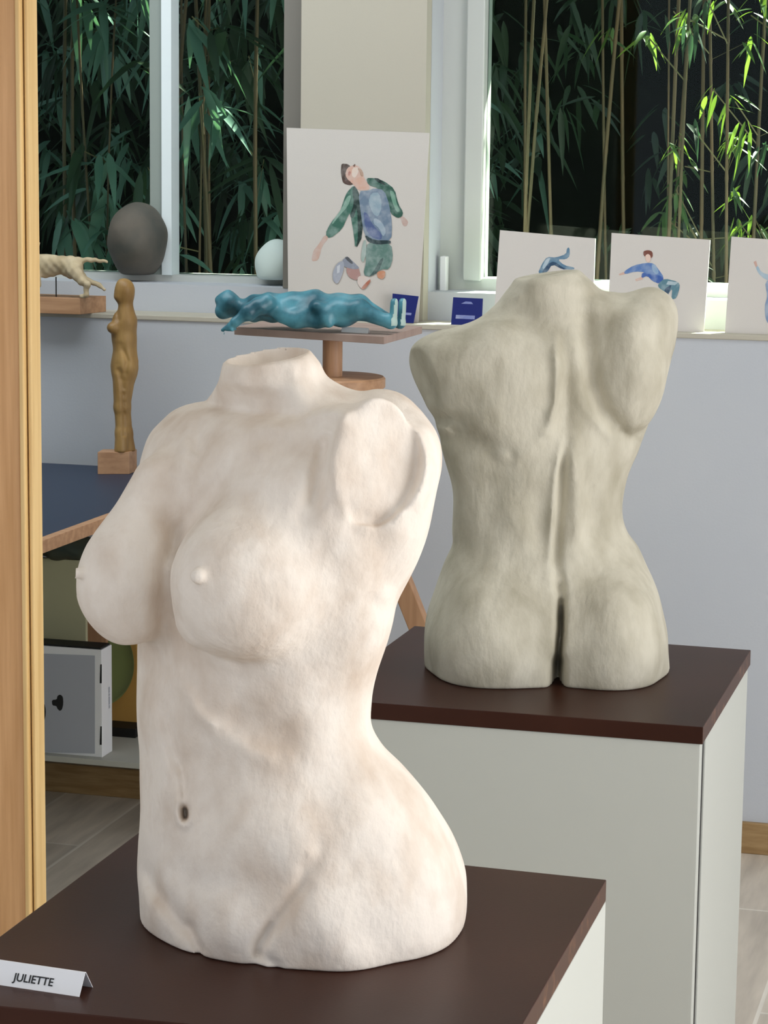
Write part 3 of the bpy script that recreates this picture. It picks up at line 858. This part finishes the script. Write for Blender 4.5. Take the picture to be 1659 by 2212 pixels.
head_obj(297, 516, YU+.075, 65, 80, M['head_grey'], 'dark grey head sculpture seen from behind at the window mullion', 0, Z1)
zo = Z1-.01
struct(boxo('trim_3', (-3.3, -.35, YG+.04, YG+.22, ZB-.05, zo), M['frame_white']))
head_obj(600, 575, YG-.075, 49, 57, M['head_white'], 'white head sculpture half hidden at the right end of the left window', 2, Z1-.001)


# ------------------------------------------------------------------ blue lying figure on the modelling stand
YS = 4.90
def stand():
    P = Frame(700, 712, y=YS)
    zb = P.O[2]
    zt_ = on(640, 712, 1, YS)[2]
    q = [on(506, 707, 2, zt_), on(830, 727, 2, zt_), on(912, 705, 2, zt_), None]
    q[3] = q[0]+(q[2]-q[1])
    st = empty('modelling_stand', (on(718, 800, 1, YS)[0], YS, 0), 'wooden modelling stand with round tray and post under the blue figure', 'stand')
    bm = bmesh.new(); hexa(bm, [p-np.array([0, 0, .016]) for p in q], q, .001)
    bmobj('plank', bm, [M['pinkboard']], st)
    c = on(718, 812, 1, YS); zt2 = c[2]; cx = c[0]; r1 = 22*.00096
    bm = bmesh.new(); lathe(bm, (cx, YS, 0), [(r1, zt2), (r1, zt_-.016)]); bmobj('post', bm, M['beech_v'], st)
    bm = bmesh.new(); lathe(bm, (cx, YS, 0), [(.108, zt2-.026), (.113, zt2-.022), (.113, zt2-.004), (.109, zt2)], 64); bmobj('round_tray', bm, M['beech'], st)
    bm = bmesh.new(); lathe(bm, (cx, YS, 0), [(.03, .55), (.03, zt2-.026)]); bmobj('column', bm, M['beech_v'], st)
    a1 = on(885, 1300, 1, YS); a0 = np.array([cx+.05, YS, a1[2]+(.30)])
    a0 = on(800, 1085, 1, YS)
    d = (a1-a0)/(a1[2]-a0[2]); foot = a0+d*(0-a0[2])
    for ft in (foot, np.array([cx-.12, YS+.33, 0]), np.array([cx-.1, YS-.35, 0])):
        top = np.array([cx+(.04 if ft is foot else -.02), YS, a0[2]]) if ft is not foot else a0
        bm = bmesh.new(); bar(bm, ft+np.array([0, 0, 0]), top, .042, .03, (0, 1, 0), .002); bmobj('leg', bm, M['beech_v'], st)
    bm = bmesh.new(); lathe(bm, (cx, YS, a0[2]-.05), [(.088, 0), (.088, .08)]); bmobj('collar', bm, M['beech'], st)
    return q, zt_


PQ, ZP = stand()


def lying_figure():
    fr = Frame(680, 715, z=ZP); fr.V = np.array([0, 1., 0]); fr.U = np.array([1., 0, 0]); fr.B = np.stack([fr.U, fr.V, fr.Z])
    def L(x, y, v=0): return fr.loc(x, y, v)
    k = fr.s
    def f(P):
        d = cap(P, L(495, 655, -5), L(482, 672, -8), 25*k, 18*k)                     # head, tipped back
        d = smin(d, cap(P, L(474, 648, -5), L(492, 636, -5), 10*k, 9*k), 10*k)        # chin and hair edge
        d = smin(d, cap(P, L(505, 668, 0), L(545, 668, 0), 17*k, 24*k), 12*k)      # neck
        d = smin(d, ell(P, L(590, 664, 5), (62*k, 48*k, 32*k)), 22*k)             # chest
        d = smin(d, ell(P, L(670, 662, 5), (62*k, 42*k, 36*k)), 22*k)             # belly
        d = smin(d, ell(P, L(735, 672, 5), (48*k, 45*k, 34*k)), 22*k)              # hips
        for v, dy in ((-26, 6), (30, -3)):                                         # legs and feet
            kn = L(775, 662+dy, v); an = L(838, 692+dy*.6, v)
            d = smin(d, cap(P, L(735, 668+dy, v*.7), kn, 28*k, 22*k), 16*k)
            d = smin(d, cap(P, kn, an, 21*k, 13*k), 12*k)
        for ft, v in ((848, -24), (866, 24)):
            hh = L(ft-2, 698, v); t = L(ft+4, 654, v)
            d = smin(d, cap(P, L(838, 690, v), hh, 12*k, 12*k), 8*k)
            d = smin(d, smax(cap(P, hh, t, 11*k, 10*k), np.abs(P[:, 0]-L(ft+3, 680, v)[0])-8*k, 4*k), 5*k)
        # near arm reaching down over the end of the plank
        d = smin(d, cap(P, L(575, 655, -48), L(540, 672, -66), 21*k, 18*k), 14*k)
        d = smin(d, cap(P, L(540, 672, -66), L(508, 696, -78), 16*k, 10*k), 10*k)
        d = smin(d, cap(P, L(508, 696, -78), L(498, 706, -80), 10*k, 7*k), 5*k)
        for i, (x, y) in enumerate(((481, 713), (487, 721), (495, 724), (503, 719))):
            d = smin(d, cap(P, L(497, 702, -80), L(x, y, -80-(i-1.5)*4), 5.5*k, 4.2*k), 2*k)
        d = smin(d, cap(P, L(500, 702, -80), L(508, 712, -74), 4.5*k, 3*k), 3*k)
        # far arm along the side
        d = smin(d, cap(P, L(585, 660, 52), L(650, 680, 64), 18*k, 14*k), 10*k)
        # loose shirt hem hanging over the plank
        d = smin(d, ell(P, L(655, 690, -38), (60*k, 14*k, 20*k)), 20*k)
        d = smin(d, cap(P, L(690, 665, -42), L(712, 700, -46), 16*k, 8*k), 14*k)
        X, Y = proj(fr.w(P))
        d = d+k*2.6*np.sin((X+.6*Y)/9.)*np.exp(-((X-670)/70.)**2)+k*1.6*np.sin((X-.8*Y)/7.)*np.exp(-((X-560)/40.)**2)
        over = P[:, 0] < L(510, 700)[0]
        return np.where(over, d, smax(d, -P[:, 2]+.0, 3*k))
    m = mat('turquoise_glaze', '#5fa3b4', .36, '#225463', 15, (1, 1, 1), bump=.4, bscale=60, lo=.34, hi=.66)
    nt = m.node_tree; b = nt.nodes['Principled BSDF']
    o = implicit('lying_figure', f, (-.26, -.12, -.06), (.215, .10, .11), .0021, [m, mat('pale_glaze', '#b8d0c8', .45)], None, fr.w, 1)
    # soles are pale
    w = np.array([p.center[:] for p in o.data.polygons]); X, Y = proj(w); nx = np.array([p.normal.x for p in o.data.polygons])
    ind = ((X > 840) & (Y < 704) & (nx > .35)).astype(np.int32); o.data.polygons.foreach_set('material_index', ind)
    tag(o, 'turquoise glazed figure of a man lying on his back on the plank', 'sculpture')


lying_figure()
# small caption on the plank
a = on(737, 717.5, 2, ZP); b = on(795, 720.5, 2, ZP)
cc = empty('caption_card', (a+b)/2, 'tiny white caption card on the plank before the lying figure', 'caption card')
bm = bmesh.new(); up = np.array([0, .005, .011]); hexa(bm, [a, b, b+np.array([0, .001, 0]), a+np.array([0, .001, 0])], [a+up, b+up, b+up+np.array([0, .001, 0]), a+up+np.array([0, .001, 0])])
hexa(bm, [a+np.array([0, .012, 0]), b+np.array([0, .012, 0]), b+np.array([0, .013, 0]), a+np.array([0, .013, 0])], [a+up, b+up, b+up+np.array([0, .001, 0]), a+up+np.array([0, .001, 0])])
bmobj('card', bm, M['white'], cc)


# ------------------------------------------------------------------ dog on its plinth
def dog():
    y = YW-.035
    fr = Frame(120, 650, y=y); fr.V = np.array([0, 1., 0]); fr.U = np.array([1., 0, 0]); fr.B = np.stack([fr.U, fr.V, fr.Z]); k = fr.s
    L = fr.loc
    e = empty('dog_sculpture', on(120, 662, 1, y), 'cream clay dog in mid-stride on a small wooden base at the left', 'sculpture')
    zl = ZL
    xa_ = on(-20, 650, 1, y-.02)[0]; xb_ = on(172, 650, 1, y-.02)[0]
    zt_ = on(120, 643, 1, y-.02)[2]
    bm = bmesh.new(); hexa(bm, [(xa_, y-.02, zl), (xb_, y-.02, zl), (xb_+.022, y+.09, zl), (xa_, y+.09, zl)], [(xa_, y-.02, zt_), (xb_, y-.02, zt_), (xb_+.022, y+.09, zt_), (xa_, y+.09, zt_)], .001)
    bmobj('base', bm, M['beech'], e)
    def f(P):
        d = ell(P, L(90, 575, 5), (52*k, 20*k, 25*k))
        d = smin(d, ell(P, L(155, 578, 5), (26*k, 20*k, 24*k)), 14*k)
        d = smin(d, ell(P, L(120, 566, 5), (45*k, 18*k, 13*k)), 12*k)
        d = smin(d, cap(P, L(60, 565, 5), L(38, 538, 5), 17*k, 13*k), 12*k)
        d = smin(d, ell(P, L(24, 528, 5), (24*k, 13*k, 14*k)), 8*k)
        d = smin(d, cap(P, L(8, 533, 5), L(-6, 537, 5), 9*k, 6*k), 6*k)
        d = smin(d, cap(P, L(76, 540, 0), L(84, 526, 0), 8*k, 3*k), 5*k)
        d = smin(d, cap(P, L(168, 562, 5), L(196, 561, 5), 6*k, 5*k), 6*k); d = smin(d, cap(P, L(196, 561, 5), L(230, 565, 5), 5*k, 3.5*k), 3*k)
        # hind leg standing
        d = smin(d, cap(P, L(160, 585, -12), L(178, 608, -16), 16*k, 9*k), 8*k); d = smin(d, cap(P, L(178, 608, -16), L(190, 614, -16), 8*k, 7*k), 4*k)
        d = smin(d, cap(P, L(188, 614, -16), L(186, 636, -16), 7*k, 5*k), 4*k); d = smin(d, cap(P, L(186, 638, -16), L(176, 640, -16), 5.5*k, 4.5*k), 4*k)
        # hind leg trailing
        d = smin(d, cap(P, L(165, 588, 16), L(185, 606, 18), 13*k, 8*k), 6*k); d = smin(d, cap(P, L(185, 606, 18), L(212, 614, 18), 7*k, 5*k), 4*k)
        d = smin(d, cap(P, L(212, 614, 18), L(225, 626, 18), 5*k, 3.5*k), 3*k)
        # front legs
        d = smin(d, cap(P, L(75, 590, -12), L(82, 615, -14), 13*k, 7*k), 6*k); d = smin(d, cap(P, L(82, 615, -14), L(68, 637, -14), 6.5*k, 5*k), 3*k)
        d = smin(d, cap(P, L(60, 588, 14), L(45, 610, 16), 12*k, 7*k), 6*k); d = smin(d, cap(P, L(45, 610, 16), L(30, 636, 16), 6*k, 5*k), 3*k)
        d = d+k*1.0*np.sin(P[:, 0]*300)*np.sin(P[:, 2]*260)
        return d
    implicit('body', f, (-.17, -.05, -.02), (.15, .06, .16), .0022, M['dogclay'], e, fr.w, 1)
    bm = bmesh.new(); p = on(121, 598, 1, y+.005); tube(bm, [(p[0], p[1], zt_-.002), (p[0], p[1], p[2])], .0016); bmobj('support_rod', bm, M['black'], e)


dog()

# ------------------------------------------------------------------ table at the left and what stands on and under it
ztab = on(80, 998, 1, YW)[2]
E1 = on(84, 1163, 2, ztab); E2 = on(245, 1105, 2, ztab)
xe = E1[0]+(E2[0]-E1[0])*(YW-.01-E1[1])/(E2[1]-E1[1]); dirE = (E2-E1)/np.linalg.norm(E2-E1)
N0 = E1-dirE*.35
tb = empty('table', (N0[0]-.6, YW-.4, 0), 'table with dark navy top and light wooden edge against the back wall', 'table')
th = .008
q = [np.array([N0[0]-1.1, N0[1], ztab]), N0, np.array([xe, YW-.01, ztab]), np.array([N0[0]-1.1, YW-.01, ztab])]
bm = bmesh.new(); hexa(bm, [p-np.array([0, 0, th]) for p in q], q); bmobj('tabletop', bm, M['navy'], tb)
eh = on(84, 1163, 1, E1[1])[2]-on(84, 1190, 1, E1[1])[2]
sd_ = np.array([dirE[1], -dirE[0], 0])*.02
def seg(a, b, o): return [a, a+o, b+o, b]
bm = bmesh.new(); a = q[1]-sd_*0; b = q[2]
hexa(bm, [p-np.array([0, 0, eh]) for p in seg(a, b, sd_)], [p+np.array([0, 0, .001]) for p in seg(a, b, sd_)], .001)
bmobj('edge_band', bm, M['beech'], tb)
bm = bmesh.new(); o_ = np.array([0, -.02, 0]); hexa(bm, [p-np.array([0, 0, eh]) for p in seg(q[0], q[1], o_)], [p+np.array([0, 0, .001]) for p in seg(q[0], q[1], o_)], .001)
bmobj('edge_band', bm, M['beech'], tb)
lx = on(385, 1360, 1, YW-.05)[0]
for x_, y_ in ((lx, YW-.05), (q[0][0]+.08, YW-.1), (q[0][0]+.08, N0[1]+.06), (N0[0]-.06, N0[1]+.06)):
    if (x_, y_) == (N0[0]-.06, N0[1]+.06): continue
    bm = bmesh.new(); box(bm, x_-.018, x_+.018, y_-.018, y_+.018, 0, ztab-th, .002); bmobj('leg', bm, M['beech_v'], tb)
# low shelf between the legs
zs_ = on(295, 1648, 1, YW-.32)[2]
bm = bmesh.new(); box(bm, q[0][0]+.02, on(400, 1648, 1, YW-.32)[0], YW-.32, YW-.005, zs_-.014, zs_, .001); bmobj('low_shelf', bm, M['shelf'], tb)


def leaning(name, ext, m, label, cat):
    o = boxo(name, ext, m, None, .001); return tag(o, label, cat)


X = lambda px, py, y: on(px, py, 1, y)
yb = YW-.20
leaning('tall_board', (X(20, 1300, yb)[0], X(185, 1300, yb)[0], yb, yb+.012, zs_, X(100, 1206, yb)[2]), M['olive'],
        'flat olive grey board standing under the table behind the printed box', 'board')
yb2 = YW-.03
leaning('ochre_panel', (X(205, 1500, yb2)[0], X(300, 1500, yb2)[0], yb2-.012, yb2, zs_, X(250, 1300, yb2)[2]), M['ochre'],
        'ochre brown panel leaning under the table beside the pale torso', 'board')
leaning('wooden_batten', (X(192, 1360, YW-.13)[0], X(232, 1360, YW-.13)[0], YW-.14, YW-.125, zs_, X(210, 1240, YW-.13)[2]), M['beech_v'],
        'upright wooden batten between the olive board and the green dish', 'batten')
c = X(202, 1428, YW-.075); r = abs(X(291, 1428, YW-.075)[0]-c[0])
bm = bmesh.new(); n_ = 64
prof = [(0, .012), (r*.75, .012), (r*.97, 0), (r, -.004), (r*.8, .02), (0, .022)]
rings = []
for rr, dd in prof:
    rings.append([bm.verts.new((c[0]+max(rr, .0005)*math.cos(2*math.pi*i/n_), c[1]+dd, c[2]+max(rr, .0005)*1.06*math.sin(2*math.pi*i/n_))) for i in range(n_)])
for A, B in zip(rings, rings[1:]):
    for i in range(n_): bm.faces.new((A[i], A[(i+1) % n_], B[(i+1) % n_], B[i]))
bm.faces.new(rings[0]); bm.faces.new(rings[-1])
tag(bmobj('round_dish', bm, M['green'], None, True), 'round green dish standing on edge behind the printed box', 'dish')
# dark tray beneath
leaning('dark_tray', (X(228, 1595, YW-.09)[0], X(299, 1595, YW-.09)[0], YW-.11, YW-.045, zs_, zs_+.022), M['black'],
        'low black tray on the shelf under the ochre panel', 'tray')
# bunched cloth below the table top
def cloth(P):
    d = ell(P, (0, 0, 0), (.085, .05, .032)); return d+.004*np.sin(P[:, 0]*90)*np.sin(P[:, 2]*110+P[:, 1]*60)
cp = X(140, 1175, YW-.19)
o = implicit('folded_cloth', cloth, (-.1, -.07, -.05), (.1, .07, .05), .005, M['teal_cloth'], None, lambda v: v+np.array([cp[0], cp[1]-.0, X(100, 1206, yb)[2]+.030]), 1)
tag(o, 'bunched dark teal cloth lying on the olive board under the table', 'cloth')

# printed box
yb = YW-.30
x0 = X(-30, 1500, yb)[0]; x1 = X(220, 1500, yb)[0]; zt_ = X(220, 1404, yb)[2]; zb_ = zs_
yb1 = yb+.062
bx = empty('printed_box', ((x0+x1)/2, yb, zb_), 'white and grey printed carton with black pictures on the low shelf', 'box')
boxo('carton', (x0, x1, yb, yb1, zb_, zt_), M['boxwhite'], bx, .0012)
boxo('lid', (x0+.003, x1-.004, yb+.003, yb1-.003, zt_, zt_+.004), M['black'], bx)
f_ = lambda p: onp(p[0], p[1], (0, yb-.0006, 0), (0, -1, 0))
def face_poly(name, pts, m, off=.0006, plane='y'):
    if plane == 'y': vs = [onp(a, b, (0, yb-off, 0), (0, -1, 0)) for a, b in pts]
    else: vs = [onp(a, b, (x1+off, 0, 0), (1, 0, 0)) for a, b in pts]
    return pyd(name, vs, [list(range(len(vs)))], m, bx)
face_poly('grey_face', [(-10, 1408), (205, 1416), (205, 1628), (-10, 1622)], M['boxgrey'])
face_poly('picture', [(70+29*math.cos(t), 1538+39*math.sin(t)) for t in np.linspace(0, 2*math.pi, 32)[:-1]], M['ink'], .001)
face_poly('picture', smooth_poly([(112, 1512), (123, 1511), (124, 1503), (130, 1500), (136, 1505), (137, 1520), (134, 1533), (129, 1536), (124, 1531), (122, 1525), (113, 1524)]), M['ink'], .001)
for a, b in ((1435, 1476), (1569, 1609)): face_poly('slot', [(217, a), (219.8, a), (219.8, b), (215.5, b)], M['ink'], .001)
zc = (zt_+zb_)/2; hb = zt_-zb_
for z0_, z1_ in ((.42, .45), (.455, .53), (.535, .56), (.565, .62)):
    vs = [(x1+.0006, yb+.040, zb_+hb*z0_), (x1+.0006, yb+.048, zb_+hb*z0_), (x1+.0006, yb+.048, zb_+hb*z1_), (x1+.0006, yb+.040, zb_+hb*z1_)]
    pyd('print', vs, [(0, 1, 2, 3)], M['boxgrey'], bx)


# ------------------------------------------------------------------ carved standing figure on its block
def standing():
    fb = on(262, 1024, 2, ztab)
    fr = Frame(262, 1021, z=ztab+0.0); k = fr.s; L = fr.loc
    e = empty('standing_figure', fr.w((0, 0, 0)), 'slender carved wooden woman standing on a block on the navy table', 'sculpture')
    h_ = L(250, 978, -35)[2]
    a = L(211, 1003, 0)[0]; b = L(296, 1003, 0)[0]
    bm = bmesh.new(); hexa(bm, [fr.w(p) for p in ((a, -.026, 0), (b-.018, -.026, 0), (b, .026, 0), (a+.012, .026, 0))], [fr.w(p) for p in ((a, -.026, h_), (b-.018, -.026, h_), (b, .026, h_), (a+.012, .026, h_))], .001)
    bmobj('block', bm, M['beech'], e)
    def f(P):
        d = ell(P, L(270, 628, 0), (21*k, 22*k, 26*k))                                  # bowed head
        d = smin(d, cap(P, L(262, 612, -5), L(254, 640, -8), 8*k, 8*k), 8*k)
        d = smin(d, cap(P, L(270, 650, 0), L(272, 690, 0), 15*k, 22*k), 14*k)
        d = smin(d, ell(P, L(266, 712, -2), (26*k, 22*k, 42*k)), 14*k)
        d = smin(d, ell(P, L(243, 708, -16), (12*k, 12*k, 12*k)), 8*k)                   # bust
        d = smin(d, cap(P, L(268, 740, 0), L(268, 790, 0), 22*k, 27*k), 14*k)
        d = smin(d, ell(P, L(270, 795, 4), (27*k, 26*k, 38*k)), 12*k)                   # hips
        d = smin(d, cap(P, L(262, 810, -6), L(260, 880, -6), 19*k, 14*k), 8*k)
        d = smin(d, cap(P, L(276, 810, 8), L(268, 880, 6), 17*k, 13*k), 8*k)
        d = smin(d, cap(P, L(260, 880, -6), L(262, 935, -6), 13*k, 12*k), 8*k)
        d = smin(d, cap(P, L(270, 880, 6), L(274, 935, 6), 12*k, 12*k), 8*k)
        d = smin(d, cap(P, L(262, 935, -8), L(262, 973, -12), 13*k, 15*k), 8*k)
        d = smin(d, cap(P, L(274, 935, 6), L(278, 973, 6), 12*k, 15*k), 8*k)
        d = smin(d, cap(P, L(284, 690, 6), L(288, 780, -2), 10*k, 8*k), 7*k); d = smin(d, cap(P, L(288, 780, -2), L(268, 800, -20), 8*k, 6*k), 6*k)
        d = d+strokes(fr, P, [([(262, 745), (275, 780), (268, 820)], 5, 5), ([(255, 790), (262, 820), (268, 850)], 6, 5), ([(266, 850), (268, 940)], 4, 4), ([(252, 660), (256, 690)], 5, 3)])
        return smax(d, h_-.002-P[:, 2], 3*k)
    implicit('figure', f, (-.06, -.05, .0), (.06, .05, .46), .0024, M['carved'], e, fr.w, 1)


standing()

# ------------------------------------------------------------------ GARDEN
struct(boxo('ground', (-9, 6, YG+.22, 12, -.3, -.2), M['soil']))


def leaf_verts(base, d, nrm, ln, wd, droop, V, F, mi, mid):
    d = np.array(d, float); d /= np.linalg.norm(d); nrm = np.array(nrm, float); s = np.cross(d, nrm); s /= (np.linalg.norm(s)+1e-9); n2 = np.cross(s, d)
    i0 = len(V); ts = (0, .15, .35, .6, .82, 1); ws = (.12, .75, 1, .8, .42, .02)
    for t, w in zip(ts, ws):
        c = base+d*ln*t+np.array([0, 0, -1.])*droop*ln*t*t
        V.append(c+s*wd*w/2+n2*wd*.12*w); V.append(c); V.append(c-s*wd*w/2+n2*wd*.12*w)
    for j in range(5):
        a = i0+3*j
        F.append((a, a+1, a+4, a+3)); F.append((a+1, a+2, a+5, a+4)); mi += [mid, mid]


def cluster(p, V, F, mi, mid, n, ln, rng, down=.6):
    for _ in range(n):
        a = rng.uniform(0, 2*math.pi); el = rng.uniform(-1.1, .2)-down*.4
        d = (math.cos(a)*math.cos(el), math.sin(a)*math.cos(el), math.sin(el))
        leaf_verts(np.array(p)+np.array([rng.uniform(-.02, .02) for _ in range(3)]), d, (rng.uniform(-.4, .4), rng.uniform(-.8, .1), 1), ln*rng.uniform(.6, 1.15), ln*.15*rng.uniform(.8, 1.2), rng.uniform(.1, .5), V, F, mi, mid)


def mesh_from(name, V, F, mi, mats, parent=None):
    me = bpy.data.meshes.new(name); me.from_pydata([tuple(v) for v in V], [], F); me.update()
    o = link(name, me, mats, parent, True); me.polygons.foreach_set('material_index', mi); return o


def bamboo(x, y, r, lean, h, leaves, label, group, rng, z_lo=.9, big=.14, lm='leaf'):
    e = empty('bamboo_plant', (x, y, -.2), label, 'bamboo', group)
    bm = bmesh.new(); pts = []; rad = []; z = -.2; cx, cy = x, y; seg_ = rng.uniform(.24, .34)
    bend = rng.uniform(-.015, .015)
    while z < h:
        for dz, f_ in ((0, 1.18), (.012, 1.0), (seg_-.012, .97)):
            zz = z+dz; pts.append((x+lean*(zz+.2)+bend*(zz+.2)**2, y+.02*math.sin(zz*3), zz)); rad.append(r*f_*(1-.25*zz/max(h, 1)))
        z += seg_
    tube(bm, pts, rad, 8); bmobj('stem', bm, M['stem'], e, True)
    V, F, mi = [], [], []
    for _ in range(leaves):
        zz = rng.uniform(z_lo, h); i = min(range(len(pts)), key=lambda j: abs(pts[j][2]-zz)); p = np.array(pts[i])
        q_ = p+np.array([rng.uniform(-.12, .12), rng.uniform(-.12, .03), rng.uniform(.0, .15)])
        cluster(q_, V, F, mi, 0 if rng.random() < .6 else 1, rng.randint(4, 7), big, rng)
        s_ = len(V)
        V.extend([p, p+np.array([.002, 0, .003]), q_, q_+np.array([.002, 0, .003])]); F.append((s_, s_+1, s_+3, s_+2)); mi.append(2)
    if V: mesh_from('foliage', V, F, mi, [M[lm], M['leaf_dark'], M['stem_thin']], e)['kind'] = 'stuff'
    return e


rng = random.Random(11)
# left window: blue-green leaves and thin culms
XLa, XLb = on(60, 300, 1, YG+.5)[0], on(640, 300, 1, YG+.5)[0]
for i in range(18):
    x = XLa-.1+(XLb-XLa+.2)*(i+rng.uniform(.1, .9))/18
    bamboo(x, YG+rng.uniform(.55, 1.25), rng.uniform(.0035, .007), rng.uniform(-.05, .05), 2.5, 5 if i % 2 else 3,
           'thin bamboo stem with drooping blue-green leaves outside the left window', 'bamboo outside the left window', rng, .95, .19)
XRa, XRb = on(1050, 300, 1, YG+.5)[0], on(1700, 300, 1, YG+.5)[0]
for i in range(20):
    x = XRa-.05+(XRb-XRa+.15)*(i+rng.uniform(.1, .9))/20
    fr_ = i/20
    bamboo(x, YG+rng.uniform(.4, 1.2), rng.uniform(.003, .0065), rng.uniform(-.02, .03), 2.7, 1 if fr_ < .5 else (8 if fr_ < .75 else 15),
           'brown bamboo stem standing in the dark thicket outside the right window', 'bamboo outside the right window', rng, 1.0, .085, 'leaf_green')
# dense leafy mass behind
V, F, mi = [], [], []
for _ in range(1100):
    x = rng.uniform(-4.2, -1.6); y = rng.uniform(YG+1.25, YG+2.3); z = rng.uniform(.6, 2.9)
    cluster((x, y, z), V, F, mi, rng.choice((0, 1, 1)), 5, .16, rng)
for _ in range(260):
    x = rng.uniform(-1.6, .6); y = rng.uniform(YG+1.25, YG+2.3); z = rng.uniform(.6, 2.9)
    cluster((x, y, z), V, F, mi, 1, 5, .13, rng)
tag(mesh_from('bamboo_thicket', V, F, mi, [M['leaf'], M['leaf_dark']]), 'dense dark mass of bamboo leaves behind the stems', 'foliage', kind='stuff')
bm = bmesh.new(); box(bm, -9, -.15, YG+2.6, YG+2.8, -.2, 3.9); box(bm, -.15, 6, YG+2.6, YG+2.8, -.2, 1.9)  # hedge shaped for the sun: tall part blocks it, low right part admits it
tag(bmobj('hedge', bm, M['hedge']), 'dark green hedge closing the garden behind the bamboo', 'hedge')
# unseen slab added to keep sun off the windows and sky off the bamboo
bm = bmesh.new(); box(bm, -4.8, 3.0, YG+.1, YG+.9, 2.72, 2.8); box(bm, -4.8, -1.15, YG+.9, YG+1.45, 2.72, 2.8)
struct(bmobj('shade_slab', bm, M['ceiling']))
